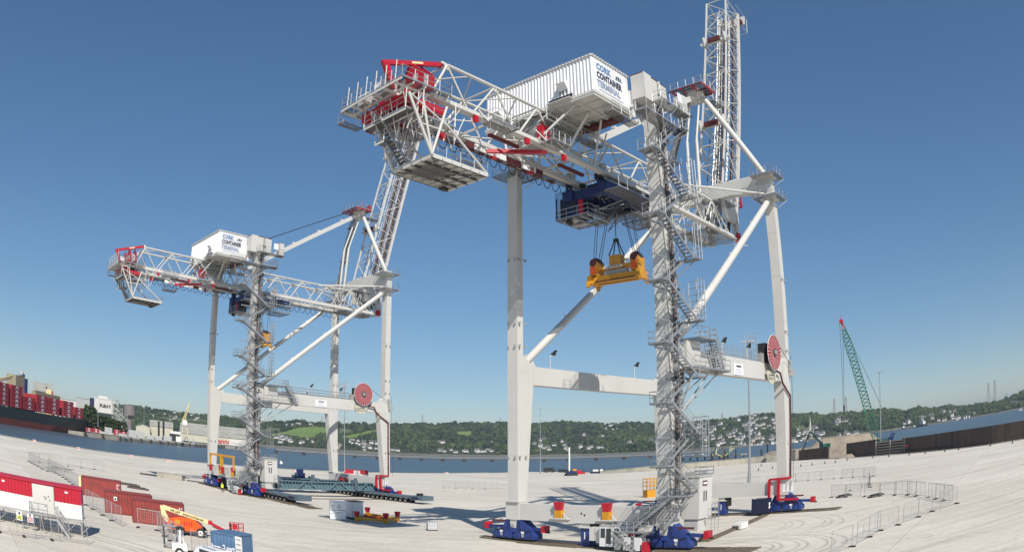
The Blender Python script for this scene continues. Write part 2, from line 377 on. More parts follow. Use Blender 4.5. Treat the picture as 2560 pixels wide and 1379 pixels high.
    m.box(RU0+.6,RU0+1.9,RV0+.3,RV1-.4,zr-1.35,zr-.5,'red_paint'); m.box(RU1-1.0,RU1-.2,RV0+.5,RV1-.4,zr-1.15,zr-.5,'dark_red'); m.box(RU0+1.5,RU1+.8,6.3,7.5,zr-1.9,zr-1.2,'red_paint'); m.box(RU0+1.5,RU1+.8,11,12.1,zr-1.9,zr-1.2,'red_paint')
    m.box(RU0+1.2,RU0+2.2,RV0+.2,RV1-.2,zr-2.0,zr-1.2,'dark_red')
    for x in (-24.6,-23.4): m.prism([(x,6,zr+.3),(x,8.8,zr+.3),(x,8.8,zr+2.2),(x,7.2,zr+3.0),(x,6,zr+2.0)],(.16,0,0),'red_paint'); m.prism([(x,9.6,zr+.3),(x,12,zr+.3),(x,12,zr+1.6),(x,10.2,zr+3.3),(x,9.6,zr+2.6)],(.16,0,0),'red_paint')
    for v in (7.6,9.2,10.8): m.tube((-24,v,zr+1.3),(-24,v+.5,zr+1.3),.75,'steel_grey',14)
    m.box(-26.3,-25.2,7.5,9.4,zr+.1,zr+1.5,'white_cladding'); m.box(-26.3,-25.2,5.2,6.6,zr+.1,zr+1.1,'white_cladding')
    m.build('boom_hoist_end',T)
    m=M(); m.box(RU0-.9,RU1+1.2,RV0-.9,RV0+.2,zr-.1,zr,'mesh_grate'); m.box(RU0-.9,RU0+.3,RV0-.9,RV1+1.1,zr-.1,zr-.003,'mesh_grate'); m.box(RU0-.9,RU1+1.2,RV1,RV1+1.1,zr-.1,zr,'mesh_grate'); m.rail([(RU0-.9,RV0-.9,zr),(RU1+1.2,RV0-.9,zr),(RU1+1.2,RV1+1.1,zr),(RU0-.9,RV1+1.1,zr)],closed=True,r=.04)
    for x in np.arange(RU0-.9,RU1+1.3,1.3): m.beam((x,RV0-.9,zr-.2),(x,RV1+1.1,zr-.2),.08,.2,W)
    for v in np.arange(RV0-.9,RV1+1.2,1.5): m.beam((RU0-.9,v,zr-.22),(RU1+1.2,v,zr-.22),.1,.24,W)
    m.box(RU0-.6,RU0+1.6,RV0-1.7,RV0-.9,zr-1.2,zr-1.1,'mesh_grate'); m.rail([(RU0-.6,RV0-.9,zr-1.1),(RU0-.6,RV0-1.7,zr-1.1),(RU0+1.6,RV0-1.7,zr-1.1),(RU0+1.6,RV0-.9,zr-1.1)],r=.04)
    for k in range(6): v=RV0+k*1.35; m.tube((RU0-.9,v,zr),(RU0-.9,v,zr+1.9),.05,W,4)
    m.build('machinery_platform',T)
    m=M(); m.beam((-27.4,9.8,41.35),(-21.4,10.8,42.95),.34,.42,'red_paint'); m.prism([(-27.5,9.8,41.3),(-26.8,9.8,41.4),(-25.9,9.8,zr+.1),(-26.3,9.8,zr+.1)],(0,.3,0),'red_paint'); m.beam((-24.6,10.28,42.12),(-23.5,10.46,42.41),.36,.2,'cream_paint'); m.tube((-21.5,GN,ZU),(-21.6,10.9,43.1),.16,W)
    m.build('jib_crane',T)
    # hanging maintenance platform
    m=M(); z=33.15; a,b,c,d=-23.4,-17.1,7.3,12.3
    m.box(a,b,c,d,z-.06,z,W)  # pale floor colour paints in sky light coming through the grating
    for x in np.arange(a,b+.1,1.05): m.beam((x,c-.15,z-.16),(x,d+.15,z-.16),.09,.2,'steel_grey')  # darker grid beams: underside shade put into their colour
    for v in np.arange(c,d+.1,1.25): m.beam((a-.1,v,z-.2),(b+.1,v,z-.2),.09,.22,'grating')
    m.tube((a,c,z-.2),(b,d,z-.2),.06,'grating',4); m.tube((b,c,z-.2),(a,d,z-.2),.06,'grating',4); m.box(a+.8,a+3.4,c+.9,d-1.2,z-.35,z-.3,'mesh_grate'); m.box(b-1.2,b-.5,c+.2,c+.7,z-.5,z-.3,'cable_black')
    m.beam((a,d,z-.1),(b,d,z-.1),.2,.34,W); m.beam((a,c,z-.1),(b,c,z-.1),.2,.34,W); m.beam((a,c,z-.1),(a,d,z-.1),.2,.34,W); m.beam((b,c,z-.1),(b,d,z-.1),.2,.34,W)
    m.rail([(a,d,z),(b,d,z),(b,c,z),(a,c,z)],r=.035,sp=1.6)
    for v in (c,d):
        m.tube((-26.2,v,37.9),(a,v,z),.14,W,6); m.tube((a,v,z),(-24.6,v,37.6),.12,W); m.tube((a,v,z),(-22.0,v,37.9),.12,W,6); m.tube((-22.5,v,36.6),(b,v,z),.11,W,6)
        m.tube((-26.2,v,37.9),(-22.0,v,36.2),.08,W,5); m.tube((-25,v,35.5),(-22.2,v,35.6),.08,W,5)
    m.build('maintenance_platform',T)
    m=M()
    m.stair((-23.0,8.6,z),(-26.4,8.6,36.6),.9,'galv',(0,1,0))
    for (a,b,c,d,zz) in ((-26.2,-24.9,6.4,12.0,36.6),(-24.6,-21.0,10.9,12.3,36.3),(-23.8,-20.6,6.6,7.9,36.9),(-25.6,-23.6,7.4,8.6,35.0)):
        m.box(a,b,c,d,zz-.07,zz,'mesh_grate'); m.rail([(a,c,zz),(b,c,zz),(b,d,zz),(a,d,zz)],closed=True,sp=1.1)
        for x in (a,b):
            for v in (c,d): m.tube((x,v,zz),(x,v,zr-.3),.06,W,4)
        for x in np.arange(a,b,1.0): m.beam((x,c,zz-.16),(x,d,zz-.16),.07,.16,W)
    for i in range(34):
        x=rnd.uniform(-25.5,-20); v=rnd.uniform(6.5,12); m.tube((x,v,rnd.uniform(34.5,36)),(x+rnd.uniform(-1.6,1.6),v+rnd.uniform(-1,1),zr-.6),.05,W,4)
    m.build('access_stair',T)
    # machinery house
    H=thing('tmp','','x'); bpy.data.objects.remove(H)
    hu0,hu1,hv0,hv1,hz0,hz1=-8.2,-2.1,3.3,17.5,43.1,47.1
    m=M(); m.box(hu0,hu1,hv0,hv1,hz0+.02,hz1,'white_cladding')
    v=hv0+.1
    while v<hv1-.15: m.prism([(hu0,v,hz0+.1),(hu0-.09,v+.07,hz0+.1),(hu0-.09,v+.17,hz0+.1),(hu0,v+.24,hz0+.1)],(0,0,hz1-hz0-.2),'white_cladding'); v+=.42
    u=hu0+.1
    while u<hu1-.15: m.prism([(u,hv0,hz0+.1),(u+.07,hv0-.06,hz0+.1),(u+.2,hv0-.06,hz0+.1),(u+.27,hv0,hz0+.1)],(0,0,hz1-hz0-.2),'white_cladding'); u+=.42
    house=m.build('machinery_house',T)
    m=M(); m.box(hu0-.18,hu1+.12,hv0-.12,hv1+.12,hz1,hz1+.14,'white_cladding')
    v=hv0
    while v<hv1: m.box(hu0-.22,hu0-.14,v,v+.2,hz1+.02,hz1+.2,'steel_grey'); v+=.42
    u=hu0
    while u<hu1: m.box(u,u+.16,hv1+.1,hv1+.2,hz1+.0,hz1+.2,'steel_grey'); u+=.42
    m.build('roof',house)
    m=M()
    m.box(hu0-.12,hu1+.1,hv0-.12,hv1+.12,hz0-.22,hz0+.02,W)
    for v in np.arange(hv0,hv1+.1,2.36): m.beam((hu0,v,hz0-.32),(hu1,v,hz0-.32),.16,.3,W)
    for u in np.arange(hu0,hu1+.1,1.52): m.beam((u,hv0,hz0-.3),(u,hv1,hz0-.3),.14,.26,W)
    m.box(hu1-.6,hu1+.3,hv1-7,hv1-1,hz0-.75,hz0-.4,'dark_red')
    m.build('house_floor',T)
    m=M()
    for u,t in ((-7.2,-9.5),(-3.0,0.5)):
        for v in (GF,GN):
            m.tube((u,v,hz0-.4),(u,v,ZU),.2,W,8)
    for v in (5.0,14.5): 
        vv=GF if v<9 else GN
        m.tube((-5.2,v,hz0-.4),(-5.2,vv,ZL+.4),.16,W,8); m.tube((-7.4,v,hz0-.4),(-9.4,vv,ZL+.4),.13,W,6); m.tube((-3,v,hz0-.4),(-.6,vv,ZL+.4),.13,W,6)
    for k in range(14):
        x=rnd.uniform(-10,0); m.tube((x,rnd.choice((GF,GN)),ZL+.2),(x+rnd.uniform(-2,2),rnd.uniform(6,13),hz0-.4),.09,W,5)
    m.box(-7.8,-5.5,8,11,40.2,42.7,'steel_grey'); m.box(-4.4,-3,7.6,9,40.6,42.7,'steel_grey'); m.box(-10.5,-9.2,9.2,10.6,40,41.4,'mesh_grate')
    m.box(-9.5,-.5,GN+.1,GN+1.2,40.9,40.98,'mesh_grate'); m.rail([(-9.5,GN+1.2,41),(-.5,GN+1.2,41),(-.5,GN+.1,41)])
    m.build('house_support',T)
    for (v,z,w_,h_) in ((13.9,44.75,1.05,1.2),(5.1,44.35,1.1,1.25)):
        m=M(); m.prism([(hu0,v-w_/2,z+h_/2),(hu0,v-w_/2,z-h_/2),(hu0-.55,v-w_/2,z+.05),(hu0-.75,v-w_/2,z+.1)],(0,w_,0),'white_cladding'); m.box(hu0-.1,hu0-.04,v-w_/2,v+w_/2,z-h_*.75,z-.0,'mesh_grate')
        m.build('vent_hood',house)
    m=M(); m.box(hu0-.13,hu0-.08,12.0,15.0,hz0-.05,hz0+.5,'cable_black'); m.box(hu0-.6,hu0-.13,12.0,15.0,hz0-.1,hz0-.02,W); m.build('floor_hatch',house)
    m=M(); m.box(hu1+.02,hu1+.75,hv1-1.3,hv1+.45,hz0+.5,hz0+2.4,'white_cladding'); m.box(hu1+.2,hu1+.5,hv1-.6,hv1+.3,hz0-.6,hz0+.5,'white_cladding'); m.build('air_conditioner',house)
    # signage on the +v face: text faces local -y
    rt=(R(90),0,0); yy=-(hv1+.03)
    s=M(); s.box(hu0+.1,hu1-.1,hv1,hv1+.02,hz0+.15,hz1-.1,'white_cladding'); sg=s.build('sign_panel',house)
    text('CORK',1.0,'blue_ink',sg,(hu0+.65,yy,hz0+2.75),rt,.055,.004,wide=.82,sp=1.06)
    text('CONTAINER',1.0,'navy_ink',sg,(hu0+.65,yy,hz0+1.78),rt,.055,.004,wide=.70,sp=1.06)
    text('TERMINAL',1.0,'pale_ink',sg,(hu0+.65,yy,hz0+.82),rt,.05,.004,wide=.78,sp=1.06)
    m=M()
    for k,(du,hh) in enumerate(((-.32,.28),(0,.36),(.32,.28))): m.box(hu0+4.4+du-.1,hu0+4.4+du+.1,hv1+.02,hv1+.05,hz0+2.95,hz0+2.95+hh,'navy_ink')
    m.box(hu0+3.8,hu0+5.0,hv1+.02,hv1+.05,hz0+2.82,hz0+2.92,'blue_ink'); m.box(hu0+.9,hu0+4.9,hv1+.02,hv1+.05,hz0+.45,hz0+.5,'pale_ink')
    m.build('emblem',sg)
    # apex frame
    AP=(29.3,9.4,60.3)
    for v0,v1_ in ((V1-.4,10.5),(.4,8.3)):
        m=M(); m.tube((U1-.1,v0,46.2),(29.4,v1_,60.2),.42,W,12); m.build('apex_leg',T)
    m=M(); m.beam((1.5,9.4,42.9),(28.9,9.4,60.1),.62,.8,W)
    for t in (.2,.42,.64,.85): p=Vector((1.5,9.4,42.9)).lerp(Vector((28.9,9.4,60.1)),t); m.box(p.x-.35,p.x+.35,9.15,9.65,p.z+.35,p.z+.65,W)
    m.build('backstay',T)
    m=M()
    for v in (8.6,10.2): m.tube((29.2,v,60),(26.5,v,52),.16,W,8); m.tube((26.5,v,52),(25.8,v,43.2),.24,W,8)
    m.build('forestay',T)
    m=M(); m.box(28.3,30.2,8.3,10.5,59.4,61.2,W)
    m.box(26.4,30.6,6.9,12.3,60.8,60.88,'mesh_grate')
    for v in (6.9,8.6,10.4,12.3): m.beam((26.3,v,60.65),(30.6,v,60.65),.1,.2,'red_paint')
    for u in (26.4,28.5,30.6): m.beam((u,6.9,60.7),(u,12.3,60.7),.1,.2,'dark_red')
    m.rail([(26.4,6.9,60.9),(30.6,6.9,60.9),(30.6,12.3,60.9),(26.4,12.3,60.9)],closed=True,r=.035)
    for u,v in ((30.4,8),(30.6,11),(29.6,9.4)): m.tube((u,v-.3,61.7),(u,v+.3,61.7),.6,'dark_red',12); m.box(u-.25,u+.25,v-.5,v-.35,60.9,62.2,'red_paint'); m.box(u-.25,u+.25,v+.35,v+.5,60.9,62.2,'red_paint')
    m.tube((30,9.4,62),(30,9.4,64),.05,'red_paint',4); m.box(29.5,32.6,10.6,12.4,59.0,59.1,'mesh_grate'); m.rail([(29.5,12.4,59.1),(32.6,12.4,59.1),(32.6,10.6,59.1)],r=.035)
    m.build('apex_platform',T)
    m=M(); m.tube((-.5,9.9,46.6),(28.6,9.9,61.3),.06,'cable_black',4); m.tube((-.5,9.2,46.6),(28.6,9.2,61.3),.06,'cable_black',4); m.build('hoist_rope',T)
    m=M(); pts=[(U1-1.0,1.4,46.4),(29.6,4.9,51.8)]  # stair up the far apex leg
    m.stair((29.9,2.0,46.3),(29.3,4.2,50.6),.8,'galv',(1,0,0)); m.box(28.4,30.4,3.9,5.2,50.55,50.62,'mesh_grate'); m.rail([(28.4,3.9,50.6),(28.4,5.2,50.6),(30.4,5.2,50.6)])
    m.stair((28.9,4.6,50.6),(28.6,7.6,57.2),.8,'galv',(1,0,0)); m.box(27.7,29.5,7.2,8.6,57.2,57.28,'mesh_grate'); m.rail([(27.7,7.2,57.3),(27.7,8.6,57.3)])
    m.stair((28.6,7.6,57.3),(28.6,8.6,60.7),.7,'galv',(1,0,0))
    m.build('apex_stair',T)
    # raised boom
    th=R(boom_deg); dv=Vector((math.cos(th),0,math.sin(th))); nv=Vector((-math.sin(th),0,math.cos(th))); h0=Vector((33.2,0,38.8))
    def B(s,v,n): p=h0+dv*s+nv*n; return (p.x,v,p.z)
    LB=49.8; DN=4.6; m=M()
    for v in (GF,GN):
        m.beam(B(-.5,v,0),B(LB,v,0),.44,.5,W,(0,1,0)); m.beam(B(6.5,v,DN),B(LB,v,DN),.26,.26,W,(0,1,0)); m.tube(B(.5,v,.2),B(6.5,v,DN),.15,W)
        nb=11; L=(LB-6.5)/nb
        for i in range(nb):
            a=6.5+i*L; m.tube(B(a,v,0),B(a,v,DN),.085,W,5)
            if i%2: m.tube(B(a,v,0),B(a+L,v,DN),.09,W,5)
            else: m.tube(B(a,v,DN),B(a+L,v,0),.09,W,5)
            m.tube(B(a+L/2,v,0),B(a+L/2,v,DN/2),.05,W,4)
        m.tube(B(LB,v,0),B(LB,v,DN),.1,W,5)
    for i in range(nb+1):
        a=6.5+i*L
        for n in (0,DN): m.tube(B(a,GF,n),B(a,GN,n),.1,W,5)
        if i<nb:
            for n in (0,DN): m.tube(B(a,GF if i%2 else GN,n),B(a+L,GN if i%2 else GF,n),.08,W,5)
    m.build('boom',T)
    m=M()
    for v,s in ((GF,1),(GN,-1)):
        m.beam(B(1,v+s*.9,.35),B(LB-1,v+s*.9,.35),.9,.08,'grating',(0,1,0))
        for n in (1.0,1.4): m.tube(B(1,v+s*1.3,n),B(LB-1,v+s*1.3,n),.04,'galv',4)
        for a in np.arange(1,LB,1.6): m.tube(B(a,v+s*1.3,.3),B(a,v+s*1.3,1.4),.035,'galv',4)
    for k,(vv,n,c,r) in enumerate(((8.9,.6,'cable_black',.09),(9.3,1.3,'dark_red',.16),(9.8,.5,'steel_grey',.1),(8.4,2.4,'galv',.07),(10.2,2.2,'cable_black',.07),(10.6,3.2,'steel_grey',.08),(9.1,3.4,'galv',.07),(8.2,1.2,'steel_grey',.1),(10.9,.9,'grating',.16),(7.9,3.0,'cable_black',.08))):
        m.tube(B(.5,vv,n),B(LB-2,vv,n),r,c,4)
    m.beam(B(2,10.9,.9),B(LB-2,10.9,.9),.35,.12,'dark_red',(0,1,0))
    for a in np.arange(2,LB-1,1.1): m.tube(B(a,7.6,.4+rnd.random()),B(a+rnd.uniform(-.4,.4),11.2,.4+rnd.random()*2),.045,rnd.choice(('galv','grating','steel_grey')),4)
    m.build('boom_walkway',T)
    m=M()
    for s in (37.8,18.0):
        m.beam(B(s,GF-.8,DN+.3),B(s,GN+.9,DN+.3),.5,.5,W,(0,0,1))
        for v in (GF,GN): m.tube(B(s-.5,v,DN+.1),B(s+1.0,v,DN+1.0),.3,W,8)
        m.box(*(lambda p:(p[0]-.5,p[0]+.5,8.2,10.6,p[2]-.3,p[2]+.5))(B(s,0,DN+.5)),'dark_red')
        m.build('boom_stay_bracket',T); m=M()
    m=M(); p=B(8.2,0,-.3); v=GN
    m.tube(B(9.5,v,-.2),B(6.6,v,-1.9),.14,'red_paint',5); m.tube(B(6.6,v,-1.9),B(6.9,v,-.2),.14,'red_paint',5); m.tube(B(9.5,v-3,-.2),B(6.6,v-3,-1.9),.14,'red_paint',5); m.beam(B(6.6,v,-1.9),B(6.6,v-3,-1.9),.2,.2,'red_paint'); m.build('boom_latch',T); m=M()
    m.box(*(lambda p:(p[0]-.4,p[0]+.5,GN-.3,GN+.6,p[2]-.6,p[2]+.5))(B(.4,0,-.5)),'red_paint')
    m.build('hinge_cover',T)
    m=M(); q0=B(LB+.3,0,-1.2); 
    for n in (-1.2,): 
        m.beam(B(LB-.2,6.8,n-.4),B(LB-.2,12.2,n-.4),.1,2.4,W,dv); 
        for vv in (6.8,8.6,10.4,12.2):
            m.tube(B(LB-3.2,vv,-.4),B(LB-3.2,vv,-2.4),.05,W,4); m.tube(B(LB-3.2,vv,-2.4),B(LB+.6,vv,-2.4),.05,W,4); m.tube(B(LB+.6,vv,-2.4),B(LB+.6,vv,2),.05,W,4)
        for s_ in (-3.2,-2,-.8,.6): m.tube(B(LB+s_,6.8,-2.4),B(LB+s_,12.2,-2.4),.05,W,4)
    m.box(*(lambda p:(p[0]-.7,p[0]+.7,GN-.6,GN+.3,p[2]-.4,p[2]+.4))(B(LB-1,0,-1.2)),'dark_red'); m.tube(B(LB,8,1),B(LB+2,8,1),.05,W,4); m.tube(B(LB,10.5,2),B(LB+1.8,10.5,2),.05,W,4)
    m.build('boom_tip_platform',T)
    # hinge clutter
    m=M()
    for k in range(18): 
        x=rnd.uniform(24,33); v=rnd.uniform(7.4,11.4); m.tube((x,v,rnd.uniform(39,40)),(x+rnd.uniform(-1.5,1.5),v+rnd.uniform(-1,1),rnd.uniform(42,44)),.07,W,4)
    m.box(25,33.4,7.4,11.4,38.3,38.4,'mesh_grate'); m.box(27,31,GN-.1,GN+1.8,42.5,42.6,'mesh_grate'); m.rail([(27,GN+1.8,42.6),(31,GN+1.8,42.6)]); m.rail([(24,GF,43),(24,GN,43),(30,GN,43)])
    m.tube((18.4,GN+.3,42.4),(U1-.2,V1-.5,43.2),.16,W,8); m.tube((18.4,GF-.3,42.4),(U1-.2,.5,43.2),.16,W,8); m.stair((23.2,GN-1,39),(26.8,GN-1,43.2),.8,'galv',(0,1,0))
    m.build('hinge_platform',T)
    # trolley with operator cab
    X=M(); tz=ZL
    a,b=tu-4.2,tu+4.2
    X.box(a,b,GN-.4,GN+.9,ZL-2.3,ZL-1.2,'trolley_blue'); X.box(a,b,GF-.9,GF+.4,ZL-2.3,ZL-1.2,'trolley_blue')
    for x in (a+.3,tu,b-.9): X.box(x,x+.7,GF-.8,GN+.8,ZL-2.25,ZL-1.3,'trolley_blue')
    X.box(b-1.8,b+1.5,GN-.2,GN+2.4,ZL-1.9,ZL-1.2,'trolley_blue')
    for x in (a+.6,b-.6):
        for v in (GF,GN): X.tube((x,v-.25,ZL-.55+1.2),(x,v+.25,ZL-.55+1.2),.42,'steel_grey',12); X.box(x-.5,x+.5,v-.5,v-.35,ZL-1.3,ZL+.7,'trolley_blue')
    for x in (tu-1.5,tu+1.5): X.tube((x,8.2,ZL-.6),(x,10.6,ZL-.6),.6,'cable_black',12)
    for i in range(14): X.box(*(lambda x,v,z,s:(x,x+s,v,v+s,z,z+s*.8))(rnd.uniform(a,b-1),rnd.uniform(7,11.5),rnd.uniform(ZL-1.3,ZL-.5),rnd.uniform(.3,.8)),rnd.choice(('trolley_blue','cable_black','steel_grey')))
    tr=X.build('trolley',T)
    X=M(); zb=ZL-4.0
    X.box(a-.5,b+2.2,12.3,14.2,ZL-2.5,ZL-2.42,'mesh_grate'); X.rail([(a-.5,14.2,ZL-2.4),(b+2.2,14.2,ZL-2.4),(b+2.2,12.3,ZL-2.4)]); X.rail([(a-.5,GN+.9,ZL-1.2),(b,GN+.9,ZL-1.2)])
    X.box(a+.5,a+4.6,5.0,6.2,zb-.08,zb,'mesh_grate'); X.box(a+.5,a+1.6,6.2,9.4,zb-.08,zb,'mesh_grate'); X.box(a+3.4,a+4.6,6.2,9.4,zb-.08,zb,'mesh_grate')
    for q_ in (6.4,7.4,8.4,9.3): X.beam((a+.5,q_,zb-.12),(a+4.6,q_,zb-.12),.12,.16,'steel_grey')
    X.rail([(a+.5,5.0,zb),(a+4.6,5.0,zb),(a+4.6,9.4,zb),(a+.5,9.4,zb)],closed=True,r=.035)
    X.box(b-1,b+2,9,13.5,zb+.3,zb+.38,'mesh_grate'); X.rail([(b-1,9,zb+.4),(b-1,13.5,zb+.4),(b+2,13.5,zb+.4),(b+2,9,zb+.4)],closed=True)
    for x in (a+.6,a+4.5):
        for v in (5.1,9.3): X.tube((x,v,zb),(x,v,ZL-1.5),.08,'trolley_blue',5)
    for x in (b-1,b+2): X.tube((x,13.3,zb+.3),(x,13.3,ZL-1.3),.06,'steel_grey',4)
    for i in range(9): X.tube((a+.55,5.0+i*.16,zb+.1),(a+.55,5.0+i*.16,ZL-.8),.03,'cable_black',4)
    X.stair((a+4,9.2,zb),(a+6.4,9.2,ZL-1.7),.7,'galv',(0,1,0)); X.box(a+5,b-1.5,6,12,zb+.5,zb+.58,'mesh_grate'); X.rail([(a+5,12,zb+.6),(b-1.5,12,zb+.6)])
    for x in (a+1,a+2.6): X.box(x,x+.8,5.6,7.4,zb-.26,zb-.08,'steel_grey')
    
    for i in range(30): X.tube((rnd.uniform(a+.6,b+1.5),rnd.uniform(5.5,13.5),rnd.uniform(zb+.2,zb+2)),(rnd.uniform(a+.6,b+1.5),rnd.uniform(5.5,13.5),ZL-1.6),.05,rnd.choice(('cable_black','grating','steel_grey')),4)
    X.build('trolley_platform',tr)
    X=M(); X.box(a+.8,a+2.9,5.4,8.3,zb+.02,zb+2.4,'trolley_blue'); X.box(a+.65,a+.8,8.0,8.6,zb+.02,zb+2.4,'red_paint'); X.box(a+.74,a+.8,5.7,7.7,zb+.9,zb+2.2,'glass_dark'); X.box(a+1.5,a+2.5,8.3,8.36,zb+.3,zb+2.2,'glass_dark')
    X.tube((a+.6,6.5,zb-.35),(a+1.3,6.5,zb-.35),.28,'cable_black',10)
    X.build('operator_cab',tr)
    # zigzag stair on the landside near leg
    m=M(); zs=[2.5,5.6,8.3,11.1,13.9,16.5,19.2,21.9,24.8,27.9,31.0,34.2,37.4,41.6]
    uL,uR=-3.3,1.7
    for i in range(len(zs)-1):
        z0,z1=zs[i],zs[i+1]; lr=(i%2==1)      # odd: starts right, rises to left
        vv=V1+2.15 if lr else V1+1.25
        p=(uR,vv,z0) if lr else (uL,vv,z0); q=(uL,vv,z1) if lr else (uR,vv,z1)
        m.stair(p,q,.8,'galv',(0,1,0))
        xa,xb=(uL-1.2,uL) if lr else (uR,uR+1.2)
        m.box(xa,xb,V1+.8,V1+2.6,z1-.08,z1,'mesh_grate')
        if lr: m.rail([(uL,V1+.8,z1),(uL-1.2,V1+.8,z1),(uL-1.2,V1+2.6,z1),(uL,V1+2.6,z1)],sp=.9); m.tube((uL-.6,V1+2.4,z1-.1),(-.6,V1+.72,z1-2.4),.06,'galv',4)
        else:
            m.rail([(uR,V1+.8,z1),(uR+1.2,V1+.8,z1),(uR+1.2,V1+2.6,z1),(uR,V1+2.6,z1)],sp=.9); m.tube((uR+.6,V1+2.4,z1-.1),(.6,V1+.72,z1-2.0),.06,'galv',4)
        m.beam((uL,V1+.75,z1-.15),(uR,V1+.75,z1-.15),.1,.16,'galv')
    m.build('stair_tower',T)
    m=M()
    for z0,z1 in ((22.0,26.0),(28.0,31.6),(34.4,38.4),(9.0,12.8)):
        for v in (V1+.9,V1+1.8,V1+2.7): m.tube((uR+1.5,v,z0),(uR+1.5,v,z1),.05,'galv',4)
        for k in range(7): z=z0+(z1-z0)*k/6; m.tube((uR+1.5,V1+.9,z),(uR+1.5,V1+2.7,z),.035,'galv',4); m.tube((uR+1.5,V1+2.7,z),(uR+.2,V1+2.7,z),.03,'galv',4)
        for x in (uR+.2,uR+.9): m.tube((x,V1+2.7,z0),(x,V1+2.7,z1),.04,'galv',4)
        m.build('safety_cage',T); m=M()
    m=M(); m.box(.78,1.25,V1-.5,V1+.76,6.8,12,'dark_red'); m.box(.3,.62,V1-.5,V1+.3,20.6,46.9,'dark_red'); m.box(.26,.5,V1+.32,V1+.68,20.6,47.2,'cable_black'); m.box(.75,.82,V1+.1,V1+.8,20.6,46.5,'mesh_grate')
    for k in range(5): m.tube((.45,V1+.76+.07*k,4.8),(.45,V1+.76+.07*k,47),.035,'cable_black' if k%2 else 'galv',4)
    for z in np.arange(7,46,1.2): m.box(.25,1.0,V1-.4,V1+.98,z,z+.06,'galv')
    for z in np.arange(5,46,.9): m.tube((1.0,V1+.2,z),(1.0,V1+.8,z),.03,'galv',4)
    for k,(x,c,r) in enumerate(((.1,'cable_black',.05),(.25,'grating',.06),(.42,'dark_red',.09),(.58,'cable_black',.05),(-.1,'steel_grey',.035))): m.tube((x,V1+.8,4.8),(x,V1+.8,44),r,c,5)
    for z in np.arange(5.2,44,.8): m.box(-.2,.66,V1+.73,V1+.86,z,z+.05,'mesh_grate')
    for k in range(60): z=rnd.uniform(5,44); x=rnd.uniform(-.5,1.4); m.box(x,x+rnd.uniform(.12,.35),V1+.78,V1+.95,z,z+rnd.uniform(.15,.6),rnd.choice(('grating','cable_black','steel_grey','galv')))
    for k in range(50): z=rnd.uniform(5,44); m.tube((rnd.uniform(-2.5,1.5),V1+.9,z),(rnd.uniform(-2.5,1.8),V1+1.2,z+rnd.uniform(-1.5,1.5)),.04,rnd.choice(('grating','galv','steel_grey')),4)
    m.tube((1.0,V1+.2,5),(1.0,V1+.2,46),.04,'galv',4); m.tube((1.0,V1+.8,5),(1.0,V1+.8,46),.04,'galv',4)
    m.build('cable_ladder',T)
    # electrical room at the foot
    m=M(); m.box(1.35,4.0,V1+.75,V1+2.7,2.9,7.0,W); m.box(1.25,4.1,V1+.65,V1+2.8,7.0,7.1,W); m.box(1.5,3.2,V1+1,V1+2.5,1.7,2.9,W)
    er=m.build('electrical_room',T)
    m=M(); m.box(2.0,2.9,V1+2.7,V1+2.74,6.1,6.6,'dark_red'); m.box(2.1,2.8,V1+2.74,V1+2.76,6.25,6.45,'white_ink')
    for x in (2.2,2.65): m.box(x,x+.16,V1+2.7,V1+2.74,4.6,5.6,'cable_black')
    m.build('door',er)
    m=M(); m.rail([(1.25,V1+2.8,7.1),(4.1,V1+2.8,7.1),(4.1,V1+.65,7.1)],h=.8,r=.035)
    for x in (1.6,2.4,3.3): m.box(x,x+.6,V1+1,V1+2.2,7.1,7.5,'steel_grey')
    m.build('roof_equipment',er)
    m=M()
    for x in (3.0,3.8,4.6): m.tube((x,V1+3.2,1.5),(x,V1+3.2,4.2),.035,'galv',4)
    for z in (2.8,3.5,4.2): m.tube((3,V1+3.2,z),(4.6,V1+3.2,z),.03,'galv',4)
    m.box(2.6,4.6,V1+2.7,V1+3.3,2.75,2.82,'mesh_grate'); m.build('entry_platform',T)
    # portal-level access platform and stair to the walkway on the beam
    m=M(); z=17.4; va,vb=V1+.6,V1+2.6
    m.box(.8,8.6,va,vb,z-.08,z,'mesh_grate'); m.rail([(.8,vb,z),(8.6,vb,z)],sp=1.2,r=.035); m.rail([(2.2,vb,z+1.1),(7.5,vb,z+1.1)],sp=.5,h=1.0)
    m.stair((8.4,V1+1.6,z),(6.6,V1+1.6,z+3.1),.8,'galv',(0,1,0)); m.box(2.6,6.8,V1-.6,V1+2.0,z+3.0,z+3.08,'mesh_grate'); m.rail([(2.6,V1+2.0,z+3.1),(6.8,V1+2.0,z+3.1),(6.8,V1-.6,z+3.1)],sp=1,r=.035)
    m.box(2.2,5.0,V1+.56,V1+1.0,z+.1,z+2.9,W); m.stair((9.4,V1+.9,z-.2),(7.6,V1+.9,z+2.4),.7,'galv',(0,1,0))
    m.tube((.9,vb-.1,z-.1),(.9,V1+.7,z-4.2),.09,'steel_grey',5); m.tube((.9,V1+.72,z-.1),(.9,V1+.72,z-4.5),.08,'steel_grey',5); m.tube((8.2,V1+1.2,z-.1),(.95,V1+.75,z-4.3),.07,'steel_grey',5); m.tube((5.2,V1+1.9,z-.1),(.95,V1+.75,z-4.3),.09,'steel_grey',5)
    m.build('access_platform',T)
    m=M(); m.rail([(6.9,V1+.5,19.6),(22.2,V1+.5,19.6)],sp=1.5,r=.03); m.rail([(6.9,V1-.5,19.6),(22.2,V1-.5,19.6)],sp=1.5,r=.03)
    for x in (19.2,20.1,21.0):
        for v in (V1-.4,V1+.45): m.tube((x,v,19.5),(x,v,22.8),.04,'galv',4)
    for z in (20.2,20.9,21.6,22.3,22.8): m.tube((19.2,V1+.45,z),(21,V1+.45,z),.03,'galv',4)
    m.build('beam_walkway',T)
